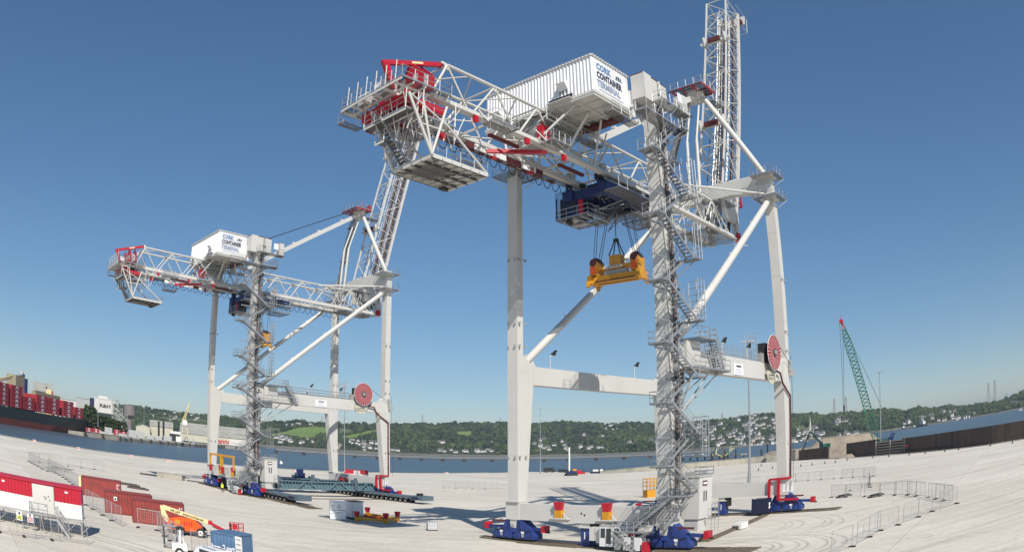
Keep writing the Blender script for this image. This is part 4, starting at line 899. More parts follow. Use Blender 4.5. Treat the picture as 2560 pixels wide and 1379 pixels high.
for P_,mm in FP:   # hedgerows along the field edges
    for (a0,b0),(a1,b1) in zip(P_,P_[1:]+P_[:1]):
        L_=math.hypot((a1-a0)*b0,b1-b0); 
        for k in range(int(L_/9)):
            f=(k+rg.random())/(L_/9); az=a0+(a1-a0)*f; r_=b0+(b1-b0)*f; s_=rg.uniform(2,4.5); T_.append((r_*math.sin(az),r_*math.cos(az),hill(az,r_)+s_*.4,s_*1.2,s_*1.2,s_))
tag(crowns('woodland',T_),'dark green woodland covering the hills across the water','woodland',kind='stuff')
# ---- houses on the hills
hv=[]
for i in range(5):
    rg2=random.Random(i); T=thing('house','x','house',(0,0,-50)); wl=MB(); rf=MB(); wi=MB()
    a,b_,h=[(6,4,5.5),(4.5,4,6),(9,4,5),(5,4.5,7),(12,4.5,6.5)][i]
    wl.box(-a,a,-b_,b_,-2,h,'house_white' if i!=3 else 'house_cream'); wl.prism([(-a,-b_,h),(-a,b_,h),(-a,0,h+3)],(2*a,0,0),'house_white' if i!=3 else 'house_cream')
    for s in (-1,1): rf.prism([(-a-.4,s*(b_+.5),h-.3),(-a-.4,s*(b_+.5),h),(-a-.4,0,h+3.35),(-a-.4,0,h+3.05)],(2*a+.8,0,0),'slate')
    for s in (-.8,.8): rf.box(a*s-.5,a*s+.5,-.5,.5,h+2,h+4.6,'house_cream')
    k=-a+1.2
    while k<a-1:
        for zz in (.9,3.4): wi.box(k,k+.9,-b_-.04,-b_,zz,zz+1.3,'glass_dark')
        k+=2.2
    wall=wl.build('wall',T); rf.build('roof',T)
    hv.append(T)
first=set()
hl=[('white rendered house with dark slate roof on the wooded hillside across the water','houses on the hills across the water')]
for n,(az,r_,wp) in enumerate(hpos):
    k=2 if wp>8.5 else rg.choice((0,1,1,3,0)); 
    if wp>13: k=4
    sc_=wp/1900/ (2*[6,4.5,9,5,12][k])*r_*1.3; sc_=min(max(sc_,.7),1.5); p=W3(az,r_); rz=-az+rg.uniform(-.7,.7)
    px_=HOUSES[n][0]
    py_=HOUSES[n][1]; ad=('small white','narrow white','wide white','tall cream','long white')[k]
    def row(y0,y1,names):
        f=min(.999,max(0,(py_-y0)/(y1-y0))); return names[int(f*len(names))]
    if px_>2500: lb=ad+' house at the right edge of the far shore'
    elif px_>2240: lb=ad+' house in the far right shore cluster, '+('left end','middle','right end')[0 if px_<2330 else 1 if px_<2385 else 2]+', '+row(1030,1052,('upper row','middle row','waterfront row'))
    elif px_>1690: lb=ad+' town house '+('left of the tall lamp mast','right of the tall lamp mast','beside the waterside crane leg','around the church spire','left of the green crane')[0 if px_<1862 else 1 if px_<1925 else 2 if px_<1975 else 3 if px_<2060 else 4]+', '+row(1045,1118,('top row','upper slope','middle slope','lower slope','waterfront'))
    elif px_>1300: lb=ad+' house in woods '+('beside the lamp mast','right of the lamp mast','midway between the legs','towards the stair leg')[0 if px_<1380 else 1 if px_<1460 else 2 if px_<1550 else 3]+', nearer crane, '+row(1066,1128,('high up','halfway up','on the shore'))
    elif px_>1080: lb=ad+' house in the shore row between the two cranes, '+('left part','middle part','right part')[0 if px_<1135 else 1 if px_<1185 else 2]
    elif px_>830: lb=ad+' house behind the farther crane, '+('left of its lamp mast','between mast and leg','right of its leg')[0 if px_<862 else 1 if px_<960 else 2]+', '+row(1094,1130,('upper','middle','lower'))
    elif px_>600: lb=ad+' house '+('above the bright green field' if py_<1070 else 'below the bright green field' if px_<730 else 'among trees right of the field group')+', '+row(1056,1114,('upper','middle','lower'))
    else: lb=ad+' farmhouse on the far left hills, '+('left','right')[px_>450]+' part'
    if wp==16: lb='large white turreted house alone high in the dark woods'
    if k not in first: first.add(k); o=hv[k]; o.location=p; o.rotation_euler=(0,0,rz); o.scale=(sc_,)*3; o['label']=lb; o['group']=hl[0][1]
    else: dup(hv[k],p,rz,lb,(sc_,)*3,hl[0][1])
for k in range(5):
    if k not in first:
        for c_ in kids(hv[k]):
            for g_ in kids(c_): bpy.data.objects.remove(g_)
            bpy.data.objects.remove(c_)
        bpy.data.objects.remove(hv[k])
# church with spire
az,r_=hit(2021,1085); T=thing('church','stone church with a tall pale spire in the hillside town','church',W3(az,r_),-az)
m=MB(); m.box(-14,2,-5,5,0,10,'shed_cream'); m.prism([(-14,-5,10),(-14,5,10),(-14,0,16)],(16,0,0),'slate'); m.build('nave',T)
m=MB(); m.box(2,9,-3.5,3.5,0,24,'shed_cream'); m.build('tower',T); m=MB(); m.tube((5.5,0,24),(5.5,0,52),3.8,'shed_cream',8,.15); m.build('spire',T)
# pylons and masts on the skyline
def pylon(x,yb,yt,lab,wide=1.):
    az,_=azel(x,yb); r_=r1(az)+60; p=D(x,yb+6,r_); h=(D(x,yt,r_).z-p.z); T=thing('pylon',lab,'pylon',p,-az+.4,'pylons on the skyline'); m=MB(); b_=h*.09*wide; tt=b_*.12
    for a in (-1,1):
        for c_ in (-1,1): m.tube((a*b_,c_*b_,0),(a*tt,c_*tt,h),.55,'steel_grey',4)
    n=8
    for i in range(n):
        f0=i/n; f1=(i+1)/n; w0=b_+(tt-b_)*f0; w1=b_+(tt-b_)*f1
        for c_ in (-1,1): m.tube((-w0,c_*w0,h*f0),(w1,c_*w1,h*f1),.35,'steel_grey',4); m.tube((w0,c_*w0,h*f0),(-w1,c_*w1,h*f1),.35,'steel_grey',4)
    m.build('mast',T); m=MB()
    for f in (.78,.88,.97): m.tube((-h*.09,0,h*f),(h*.09,0,h*f),.5,'steel_grey',4)
    m.build('crossarm',T)
for a in ((2086,1030,995,'lattice pylon left of the green crane rope'),(2115,1028,990,'lattice pylon directly right of the green crane hook'),(2472,1003,955,'slim lattice pylon left of the wide one at far right'),(2488,1002,949,'tall wide lattice pylon on the far right skyline'),(2517,992,981,'tiny mast on the skyline at the right edge'),(1251,1055,1043,'tiny mast on the skyline left of the nearer crane'),(1056,1056,1036,'thin mast on the skyline right of the farther crane'),(805,1054,1038,'thin mast on the skyline above the green field'),(1806,1046,1030,'thin mast above the hillside town')):
    pylon(*a[:3],a[3])
# far-shore jetty -----------------------------------------------------------------
JP=[G(x,y,ZW) for x,y in ((690,1128),(830,1140),(1000,1149),(1160,1153),(1300,1153),(1420,1153),(1560,1150),(1690,1146),(1790,1139))]
JP=[p.normalized()*1 for p in JP]
JP=[Vector((v.x/math.hypot(v.x,v.y)*930,v.y/math.hypot(v.x,v.y)*930,0)) for v in JP]
T=thing('jetty','long pale concrete jetty on dark piles crossing the water behind the cranes','jetty'); m=MB()
for a_,b2 in zip(JP,JP[1:]): m.beam(a_+Vector((0,0,1.75)),b2+Vector((0,0,1.75)),5,1.0,'rust'); m.beam(a_+Vector((0,0,2.6)),b2+Vector((0,0,2.6)),5.4,.5,'wall_concrete'); m.beam(a_+Vector((0,0,3.9)),b2+Vector((0,0,3.9)),1.0,.35,'wall_concrete')
m.build('deck',T); k=0
for a_,b2 in zip(JP,JP[1:]):
    n=max(2,round((b2-a_).length/30))
    for i in range(n):
        m=MB(); p=a_.lerp(b2,i/n); m.box(p.x-2.2,p.x+2.2,p.y-2,p.y+2,-.2,1.4,'rust'); m.tube((p.x-1,p.y,-3),(p.x-1,p.y,1.5),.8,'rust',6); m.tube((p.x+1,p.y,-3),(p.x+1,p.y,1.5),.8,'rust',6); m.build('pile',T)
# small boats
def boat(x,y,s,lab):
    p=G(x,y,ZW) if y>1100 else None; d=ray(x,y); az=math.atan2(d.x,d.y)
    r_=min((ZW-CH)/d.z if d.z<0 else 1900,1900)*1.0; p=Vector((math.sin(az)*r_,math.cos(az)*r_,ZW)); T=thing('boat',lab,'boat',p,rg.uniform(0,3),'boats on the far water'); m=MB()
    m.prism([(-5*s,-1.6*s,0),(3*s,-1.6*s,0),(6*s,0,0),(3*s,1.6*s,0),(-5*s,1.6*s,0)],(0,0,1.4*s),'hull_black' if s>1.5 else 'cabin_white'); m.build('hull',T); m=MB(); m.box(-3*s,1*s,-1.1*s,1.1*s,1.4*s,3.2*s,'cabin_white'); m.build('cabin',T)
    m=MB(); m.tube((-.5*s,0,3*s),(-.5*s,0,6.5*s),.12*s,'steel_grey',4); m.build('mast',T)
boat(2258,1068,2.4,'dark tug moored off the wooded shore at right'); boat(2304,1058,4.2,'dark ship hull moored below the white waterfront houses'); boat(2286,1063,1.6,'small dark workboat beside the moored ship'); boat(2550,1026,1.2,'tiny white boat on the water at the right edge')
boat(2004,1099,1.6,'small white boat moored by the town pier'); boat(2016,1100,1.3,'white boat next to the excavator arm'); boat(702,1158,.5,'tiny white motorboat on the near water'); boat(1990,1096,1.4,'white sailing boat below the town')
# ------------------------------------------------------------------ right-hand edge: wall, sheet piles, gravel bank, green crane, excavator
def wall(name,pts,hs,th,mt,lab,cat,group=None,rib=0,cap=None):
    T=thing(name,lab,cat,(0,0,0),0,group); m=MB(); P_=[Vector(p) for p in pts]
    for i,(a,b_) in enumerate(zip(P_,P_[1:])):
        d=(b_-a).normalized(); n=Vector((-d.y,d.x,0))*th/2; h0,h1=hs[i],hs[i+1]; z=Vector((0,0,1)); lo=Vector((0,0,-2))
        m.hexa([a-n+lo,b_-n+lo,b_+n+lo,a+n+lo,a-n+z*h0,b_-n+z*h1,b_+n+z*h1,a+n+z*h0],mt)
        if rib:
            k=int((b_-a).length/rib)
            for j in range(k):
                p=a.lerp(b_,(j+.5)/k); h=h0+(h1-h0)*(j+.5)/k; s_=n.normalized()*(-1 if (Vector((0,0,0))-p).dot(n)<0 else 1); q=p+s_*(th/2+.02); m.beam(q-d*rib*.25+Vector((0,0,h/2-1)),q+d*rib*.25+Vector((0,0,h/2-1)),.05,h+1.96,mt)
    m.build('panel',T)
    if cap:
        m=MB()
        for i,(a,b_) in enumerate(zip(P_,P_[1:])): m.beam(a+Vector((0,0,hs[i]+.12)),b_+Vector((0,0,hs[i+1]+.12)),th+.3,.24,cap)
        m.build('coping',T)
    return T
def g0(*ps): return [G(*p) for p in ps]
wall('sea_wall',g0((1500,1182),(1640,1176),(1740,1170),(1860,1159),(1950,1151),(1990,1148)),[.8,2.3,2.6,2.6,3.0,4.5],.6,'wall_concrete','low buff concrete wall along the back edge of the yard','wall',rib=6,cap='wall_concrete')
wall('sheet_pile_wall',[G(1998,1150),G(2072,1145)],[4.4,5.0],.6,'rust','dark rusty steel plate wall below the excavator','wall','rusty steel walls',rib=.9)
wall('sheet_pile_wall',[G(2117,1142.5),G(2190,1137)],[5.6,6.0],.6,'rust','dark rusty steel plate wall below the gravel heap','wall','rusty steel walls',rib=.9)
a,b_=G(2190,1137),G(2262,1130.5)
T=wall('pile_frame',[a,b_],[4.6,4.8],.4,'rust','open rusty pile frame with pale walings at the foot of the green crane','frame',rib=1.5); m=MB()
for z in (.8,1.8,2.8,3.8,4.7): m.beam(a+Vector((-.3,-.6,z)),b_+Vector((-.3,-.6,z)),.3,.3,'wall_concrete')
for k in (0,3,6): p=a.lerp(b_,k/6)+Vector((-.5,-.8,0)); m.beam(p,p+Vector((0,0,5.2)),.3,.3,'wall_concrete',(1,0,0))
m.build('walings',T)
pts=[G(*p) for p in ((2256,1131),(2300,1128),(2400,1118),(2480,1108),(2560,1095),(2640,1080))]
wall('sheet_pile_wall',pts,[5.2,5.3,5.5,5.4,5.3,5.3],.6,'rust','very long dark rusty sheet pile wall running to the right edge','wall','rusty steel walls',rib=.9)
m=MB()
kp=[G(*p) for p in ((1985,1149.5),(2110,1145),(2200,1138.5),(2300,1130.5),(2400,1120.5),(2480,1110.5),(2560,1097.5),(2640,1083))]
for a,b_ in zip(kp,kp[1:]): m.beam(a+Vector((0,0,.12)),b_+Vector((0,0,.12)),.5,.26,'wall_concrete')
tag(m.build('yard_kerb'),kind='structure')
for p0,p1 in ((2262,2350),):
    m=MB(); a=G(2272,1130)+Vector((-1.5,-1,0)); b_=G(2350,1123)+Vector((-1.5,-1,0))
    m.beam(a+Vector((0,0,.3)),b_+Vector((0,0,.3)),.5,.3,'timber'); tag(m.build('timber_baulk'),'long timber baulk lying at the foot of the sheet piles','timber')
m=MB(); p=G(2294,1127); m.beam(p+Vector((0,0,.2)),p+Vector((0,0,2.6)),.25,.25,'dark_red',(1,0,0)); m.beam(p+Vector((-4.5,2,2.5)),p+Vector((0,0,2.5)),.3,.25,'red_paint'); tag(m.build('davit'),'small red davit in front of the rusty sheet piles','davit')
m=MB()
for k in range(5): p=G(2350+7*k,1122-.8*k)+Vector((-1,-1,0)); m.tube(p,p+Vector((0,0,1.9)),.12,'cable_black',5); m.tube(p+Vector((0,0,1.8)),p+Vector((2.4,-1,.5)),.1,'steel_grey',5)
tag(m.build('railing'),'bent grey railing beside the white mast by the sheet piles','railing')
# gravel heap
def heap(name,cpx,rx,ry,h,lab,rot=0,top=.45,seed=1,z0=0,dome=True):
    rg_=random.Random(seed); c=Vector(cpx); vs=[];fs=[]; n=40; K=12
    for k in range(K+1):
        f=k/K; rr_=1-f*(1-top) if k<K else 0
        zz=h*min(1,f*1.12)**.9
        for i in range(n):
            a_=2*math.pi*i/n; w_=1+.12*math.sin(3*a_+seed)+.07*math.sin(7*a_+2*seed)+rg_.uniform(-.025,.025)
            x=rx*rr_*w_*math.cos(a_); y=ry*rr_*w_*math.sin(a_)
            vs.append((c.x+x*math.cos(rot)-y*math.sin(rot),c.y+x*math.sin(rot)+y*math.cos(rot),c.z+z0+zz+rg_.uniform(-.15,.15)*(k>0)))
    for k in range(K):
        for i in range(n): j_=(i+1)%n; fs.append((k*n+i,k*n+j_,(k+1)*n+j_,(k+1)*n+i))
    m=MB(); m.add(vs,fs,'gravel',True); return tag(m.build(name),lab,'gravel heap')
c_=D(2112,1120,372); hh=D(2112,1089,372).z+1.5
heap('gravel_heap',(c_.x,c_.y,-1.5),27,30,hh,'large tan gravel heap with flat top behind the rusty walls',rot=-math.atan2(c_.x,c_.y),top=.45,seed=3)
c_=D(2012,1128,378); hh=D(2012,1119,378).z+1.5
heap('gravel_heap',(c_.x,c_.y,-1.5),26,28,hh,'lower tan gravel bank left of the large heap',rot=-math.atan2(c_.x,c_.y),top=.6,seed=5)
p=G(2125,1141.5); heap('gravel_heap',(p.x-2,p.y-4,0),7,3.2,1.3,'small spill of pale gravel between the two steel walls',top=.2,seed=9)
# crawler crane
P0=G(2205,1130); P0=Vector((P0.x,P0.y,4.0)); dist=math.hypot(P0.x,P0.y)
T=thing('crawler_crane','green lattice boom crawler crane with red boom head beyond the yard','crane',P0,-math.atan2(P0.x,P0.y))
tip=D(2103,803,dist); foot=D(2196,1122,dist); X=Matrix.Rotation(math.atan2(P0.x,P0.y),3,'Z')
def loc_(p): return X@(p-P0)
tl=loc_(tip); fl=loc_(foot); bd=(tl-fl); Lb=bd.length; bd.normalize(); sd=Vector((0,1,0)); nd=bd.cross(sd).normalized()
m=MB()
def cp(s,i,j_): 
    w_=1.6*min(1,s/9+.12,(Lb-s)/11+.18); return fl+bd*s+sd*w_*i+nd*w_*j_
S=[Lb*i/34 for i in range(33)]
for i in (-1,1):
    for j_ in (-1,1):
        for s0,s1 in zip(S,S[1:]): m.tube(cp(s0,i,j_),cp(s1,i,j_),.2,'crane_green',5)
for k,(s0,s1) in enumerate(zip(S,S[1:])):
    for j_ in (-1,1): m.tube(cp(s0,-1 if k%2 else 1,j_),cp(s1,1 if k%2 else -1,j_),.09,'crane_green',4)
    for i in (-1,1): m.tube(cp(s0,i,-1 if k%2 else 1),cp(s1,i,1 if k%2 else -1),.11,'crane_green',4); m.tube(cp(s0,i,1 if k%2 else -1),cp(s1,i,-1 if k%2 else 1),.07,'green_grey',4)
m.build('boom',T)
m=MB(); hs_=[cp(S[-1],i,j_) for i,j_ in ((-1,-1),(1,-1),(1,1),(-1,1))]; 
for a_ in hs_: m.beam(a_,tl,.35,.35,'red_paint')
m.tube(tl-sd*.9,tl+sd*.9,.9,'red_paint',10); m.tube(tl+Vector((0,0,.5)),tl+Vector((0,0,2.5)),.1,'red_paint',4); m.build('boom_head',T)
hk=loc_(D(2110,1018,dist)); m=MB()
for k,o in enumerate((-.9,-.1)): m.tube(tl+Vector((-.8+k*1.2,0,0)),hk+Vector((o*.4,0,1)),.07,'cable_black',4)
m.build('hoist_rope',T); m=MB(); m.box(hk.x-.35,hk.x+.35,hk.y-.3,hk.y+.3,hk.z-2.4,hk.z+1,'cable_black'); m.build('hook_block',T)
gt=loc_(D(2232,1082,dist)); gm=loc_(D(2186,948,dist)); m=MB()
for s in (-1.2,1.2): m.tube(tl+sd*s*.4,gt+sd*s,.06,'cable_black',4); m.tube(tl+sd*s*.2,loc_(D(2196,1000,dist))+sd*s,.05,'cable_black',4)
m.build('pendants',T)
m=MB(); gb=loc_(D(2217,1120,dist)); gt2=loc_(D(2233,1082,dist))
for s in (-1.4,1.4):
    for o in (-.7,.7): m.tube(gb+sd*s+Vector((o,0,0)),gt2+sd*s+Vector((o,0,0)),.16,'trolley_blue',5)
    for k in range(6): m.tube(gb.lerp(gt2,k/6)+sd*s+Vector((-.7,0,0)),gb.lerp(gt2,(k+1)/6)+sd*s+Vector((.7,0,0)),.1,'trolley_blue',4)
m.tube(gt2-sd*1.4,gt2+sd*1.4,.3,'trolley_blue',6); m.build('gantry_mast',T)
m=MB(); m.box(-2.5,4.5,-2,2,-1.2,1.6,'green_grey'); m.box(3,5,-2.2,2.2,-.8,1.8,'trolley_blue'); m.box(-3.2,-1.2,-2,-.4,-.8,1.7,'crane_green'); m.build('body',T)

for s in (-2.6,2.6): m=MB(); m.box(-4,4,s-.5,s+.5,-2.6,-1.3,'cable_black'); m.build('track',T)
# excavator
p=D(2060,1125,math.hypot(*G(2045,1146).xy)+3); T=thing('excavator','green excavator with dark arm reaching left on top of the gravel bank','excavator',p,-math.atan2(p.x,p.y)); 

for s in (-1.5,1.5): m=MB(); m.box(-2.6,2.6,s-.4,s+.4,0,1.1,'cable_black'); m.build('track',T)
m=MB(); m.box(-1.2,3.2,-1.5,1.5,1.2,2.9,'crane_green'); m.box(1.6,3.4,-1.45,1.45,1.5,2.6,'cabin_white'); m.build('body',T)
m=MB(); m.box(-2.2,-.6,-1.5,-.2,1.3,4.0,'green_grey'); m.box(-2.25,-1.9,-1.45,-.3,2.3,3.7,'glass_dark'); m.build('cab',T)
m=MB(); m.beam((-.6,.5,2.2),(-5.0,.5,7.6),.55,.9,'green_grey'); m.beam((-4.6,.5,7.4),(-6.8,.5,8.6),.5,.8,'green_grey'); m.build('boom_arm',T)
m=MB(); m.beam((-6.5,.5,9.0),(-9.6,.5,1.6),.45,.65,'cable_black'); m.build('dipper_arm',T)
m=MB(); m.prism([(-9.3,-.2,1.9),(-10.6,-.2,1.5),(-10.4,-.2,.2),(-8.8,-.2,.6)],(0,1.4,0),'cable_black'); m.build('bucket',T)
# ------------------------------------------------------------------ lamp posts
def lamp(bx,by,tx,ty,lab,r=.22,head=True,dist=None):
    p=G(bx,by) if dist is None else None
    if dist is not None: p=D(bx,by,dist)
    d=math.hypot(p.x,p.y); top=D(tx,ty,d).z; T=thing('lamp_post',lab,'lamp post',p,-math.atan2(p.x,p.y),'tall floodlight masts'); h=top-p.z; m=MB()
    m.tube((0,0,0),(0,0,h*.3),r*1.25,'galv',8,r); m.tube((0,0,h*.3),(0,0,h),r,'galv',8,r*.45); m.tube((0,0,0),(0,0,2.4),r*1.6,'galv',8); m.build('pole',T)
    if head:
        m=MB(); m.tube((-1.5,0,h-.2),(1.5,0,h-.2),.1,'galv',5)
        for s in (-1.3,-.5,.5,1.3): m.box(s-.35,s+.35,-.6,.3,h-.35,h-.05,'steel_grey')
        m.box(-.3,.3,-.3,.3,h*.82,h*.84,'steel_grey'); m.build('lamp_head',T)
lamp(1351,1183,1350,1017,'tall mast lamp post between the nearer crane legs by the water')
lamp(1873,1207,1861,852,'tall mast lamp post standing behind the cable reel beam',.26)
lamp(2201,1133,2198,928,'tall mast lamp post directly beside the green crane',.24)
lamp(862,1186,861,961,'tall mast lamp post next to the red and white cabin by the farther crane',.2)
lamp(2343,1118,2342,1078,'short thin white mast before the rusty wall at right',.14,False)
# ------------------------------------------------------------------ temporary fencing, one panel = one thing
def make_panel():
    T=thing('mesh_fence','x','fence',(0,0,-30)); w_=3.45; m=MB()
    for x in (.03,w_-.03): m.tube((x,0,.05),(x,0,2.0),.036,'steel_grey',5)
    for z in (.2,2.0): m.tube((.03,0,z),(w_-.03,0,z),.034,'steel_grey',5)
    m.tube((w_/2,0,.2),(w_/2,0,2),.022,'steel_grey',4); m.build('frame',T)
    m=MB()
    for k in range(1,16): m.tube((w_*k/16,0,.2),(w_*k/16,0,2),.007,'steel_grey',3)
    for z in (.5,.8,1.1,1.4,1.7): m.tube((0,0,z),(w_,0,z),.007,'steel_grey',3)
    m.build('mesh_infill',T)
    m=MB(); m.box(-.12,.12,-.35,.35,0,.13,'rubber'); m.build('foot_block',T)
    return T
panel0=make_panel(); used=[False]
def fence(px,lab,h=1.0):
    P_=[G(*p) for p in px]; 
    seg=0; pos=P_[0].copy(); i=0
    while i<len(P_)-1:
        d=P_[i+1]-pos; Lr=d.length
        if Lr<2.2: i+=1; pos=P_[i].copy() if i<len(P_)-1 else pos; continue
        d.normalize(); rz=math.atan2(d.y,d.x)
        if not used[0]: used[0]=True; panel0.location=pos; panel0.rotation_euler=(0,0,rz); panel0['label']=lab; panel0['group']='temporary mesh fence panels'
        else: dup(panel0,pos,rz,lab,None,'temporary mesh fence panels')
        pos=pos+d*3.5
fence(((72,1153),(120,1158),(170,1165),(236,1173),(272,1181)),'mesh fence panel in the far row behind the red containers at left')
fence(((72,1153),(105,1172),(130,1182)),'mesh fence panel at the far left fence corner')
fence(((122,1172),(158,1193),(205,1226)),'mesh fence panel in the stretch left of the first red container')
fence(((215,1262),(258,1288),(300,1312),(345,1318),(395,1326),(428,1352),(480,1379),(520,1398)),'mesh fence panel in the row before the red containers')
fence(((0,1330),(60,1341),(130,1350),(240,1362)),'mesh fence panel below the red and white cabin')
fence(((2085,1196),(1990,1203),(1900,1212),(1820,1216)),'mesh fence panel in the row behind the waterside near leg')
fence(((2104,1195),(2182,1190),(2160,1200)),'mesh fence panel at the corner right of the waterside leg')
fence(((2125,1226),(2175,1218),(2172,1204)),'mesh fence panel in the small enclosure right of the crane')
fence(((2078,1243),(2160,1241),(2236,1238),(2268,1237),(2320,1243),(2392,1258)),'mesh fence panel in the back row of the loop at right')
fence(((2392,1258),(2330,1278),(2245,1312),(2200,1326),(2130,1366),(2060,1392)),'mesh fence panel in the front row of the right loop')
fence(((1108,1219),(1180,1221),(1250,1222)),'low mesh fence panel between the two cranes',)
# pallets of spare fence parts
for (x,y,l_,lab) in ((2110,1241,3,'dark folded sheet lying by the fence loop'),(2190,1240,3.2,'dark strip of matting lying along the back fence')):
    p=G(x,y); m=MB(); m.box(-l_/2,l_/2,-.5,.5,0,.25,'grating'); m.box(-l_/3,l_/2.5,-.3,.45,.25,.4,'rubber'); o=m.build('ground_sheet',None,p,.4); tag(o,lab,'sheet')
# cones / bollards along the right edge
cn=MB(); cn.box(-.3,.3,-.3,.3,0,.08,'cone_dark'); cn.tube((0,0,.08),(0,0,1.0),.24,'cone_dark',8,.07); c0=cn.build('traffic_cone'); cf=[False]
for k,(x,y) in enumerate(((1896,1175),(1931,1170),(1903,1164),(2002,1165),(2030,1162),(2062,1158),(2088,1156),(2118,1150),(2182,1144),(2222,1141),(2273,1137),(2313,1133),(2362,1128),(2396,1124),(2476,1114),(2531,1107))):
    lab='dark cone on the right edge of the yard, '+('first','second','third','fourth','fifth','sixth','seventh','eighth','ninth','tenth','eleventh','twelfth','thirteenth','fourteenth','fifteenth','sixteenth')[k]+' from the left'
    o=c0 if k==0 else c0.copy(); 
    if k: SC.collection.objects.link(o)
    o.location=G(x,y); tag(o,lab,'cone','dark cones along the yard edge')
bl=MB(); bl.box(-.7,.7,-.5,.5,0,.7,'cabin_white'); bl.box(-.72,.72,-.52,.52,.25,.5,'red_paint'); b0=bl.build('quay_bollard')
for k,(x,y,lab) in enumerate(((86,1103,'red and white bollard on the quay edge below the ship'),(196,1122,'red and white bollard on the quay edge left of the far containers'),(328,1141,'red and white bollard on the quay edge above the first red container'),(418,1153,'left one of the paired red and white bollards on the quay edge'),(426,1154,'right one of the paired red and white bollards on the quay edge'),(737,1178,'small red and white bollard behind the farther crane'),(1116,1183,'small red and white bollard right of the farther crane'))):
    o=b0 if k==0 else b0.copy()
    if k: SC.collection.objects.link(o)
    o.location=G(x,y); o.rotation_euler=(0,0,.8); tag(o,lab,'bollard','bollards on the quay edge')
# vehicles by the water between the crane legs
def car(x,y,L_,H_,lab,van=False,mt='cable_black'):
    p=G(x,y); T=thing('van' if van else 'car',lab,'van' if van else 'car',p,rg.uniform(-.3,.3)+.4,'vehicles parked by the water'); m=MB(); w_=.95
    if van: m.prism([(-L_/2,-w_,.4),(L_/2,-w_,.4),(L_/2,-w_,1.1),(L_/2-.7,-w_,1.25),(L_/2-1.3,-w_,H_),(-L_/2,-w_,H_)],(0,2*w_,0),mt)
    else: m.prism([(-L_/2,-w_,.35),(L_/2,-w_,.35),(L_/2,-w_,.85),(L_/4,-w_,.98),(L_/8,-w_,H_),(-L_/3.2,-w_,H_),(-L_/2,-w_,.95)],(0,2*w_,0),mt)
    m.build('body',T); m=MB(); m.box(-L_/3.4,L_/9,-w_-.01,w_+.01,H_*.66,H_*.92,'glass_dark'); m.build('windows',T)
    for a_ in (-1,1):
        for c_ in (-1,1): m=MB(); m.tube((a_*L_*.31,c_*(w_-.2),.34),(a_*L_*.31,c_*(w_+.02),.34),.34,'rubber',12); m.build('wheel',T)
car(1374,1179.8,5.6,2.3,'dark van parked at the water edge left of the lamp mast',True); car(1408,1179.8,4.2,1.5,'dark car parked right of the dark van','hull_black'); car(1420,1180.5,4.3,1.5,'dark car beside the tracked mast machine')
p=G(1428,1188); T=thing('drilling_rig','small tracked machine with a tall white telescopic mast by the water','machine',p,.3); 
for s in (-1.2,1.2): m=MB(); m.box(-2.4,2.4,s-.35,s+.35,0,.9,'cable_black'); m.build('track',T)
m=MB(); m.box(-2,2.2,-1,1,.9,2.0,'trolley_blue'); m.box(.4,2.0,-.8,.8,2,2.8,'yellow_paint'); m.build('body',T); m=MB(); m.beam((-.9,0,1),(-.9,0,12),.5,.5,'cabin_white',(1,0,0)); m.beam((-.2,0,1),(-.5,0,9.5),.25,.25,'blue_ink',(1,0,0)); m.build('mast',T)
for k,(x,y,mt,l_,lab) in enumerate(((1448,1184,'red_paint',5,'red boat hull lying at the water edge'),(1490,1182,'navy_ink',5,'heap of dark and white gear at the water edge'),(1504,1181,'cabin_white',3,'small white tank at the end of the quay'))):
    p=G(x,y); m=MB(); m.box(-l_/2,l_/2,-1,1,0,.9,mt); m.box(-l_/3,l_/6,-.7,.7,.9,1.7,'cabin_white' if k else mt); m.tube((l_/3,0,.8),(l_/3,0,2.2),.15,'navy_ink',5); tag(m.build(('boat','equipment_pile','water_tank')[k],None,p,.2),lab,('boat','equipment','tank')[k])
# marine structures behind the right lamp post
T=thing('marine_pier','small pier with white steps and dark piles before the town','pier',(0,0,0)); q0,q1=D(1708,1127,620),D(1860,1133,560); m=MB(); q0.z=1.2;q1.z=1.2
m.beam(q0,q1,6,.8,'wall_concrete'); m.beam(q0+Vector((0,0,2)),q0.lerp(q1,.35)+Vector((0,0,2)),2,.6,'cabin_white'); m.build('deck',T); 
for k in range(9): m=MB(); p=q0.lerp(q1,k/8); m.tube((p.x,p.y,-4),(p.x,p.y,1.2),.6,'rust',6); m.build('pile',T)
T=thing('lattice_barge','barge with a tangle of yellow and green lattice booms before the town','barge',D(1806,1136,500)*1.0); T.location.z=ZW; m=MB(); m.box(-9,9,-4,4,-.5,1.5,'rust'); m.build('hull',T); m=MB(); rb=random.Random(4)
for k in range(26): a_=Vector((rb.uniform(-7,6),rb.uniform(-2,2),rb.uniform(1.5,6))); m.tube(a_,a_+Vector((rb.uniform(-5,6),rb.uniform(-2,2),rb.uniform(1,6))),.28,rb.choice(('yellow_paint','crane_green','timber','cream_paint')),5)
m.build('lattice_boom',T); 
for x in (-9,0,8.5): m=MB(); m.tube((x,-4.5,-4),(x,-4.5,7.5),.4,'cable_black',6); m.build('spud',T)
for x,y,yt,lab in ((1921,1136,1109,'leaning dark pile rising from the water left of the waterside leg'),(1906,1138,1123,'short dark pile in the water before the town'),(1812,1166,1135,'dark prop leaning on the sea wall'),(1660,1110,1078,'slim dark beacon post behind the near stair leg')):
    p=D(x,y,430); p.z=ZW if yt!=1135 else 0; m=MB(); tp=D(x-3,yt,430); m.tube((0,0,-2),Vector((tp.x-p.x,tp.y-p.y,tp.z-p.z)),.5,'cable_black',6); tag(m.build('mooring_pile',None,p),lab,'pile','mooring piles in the water')
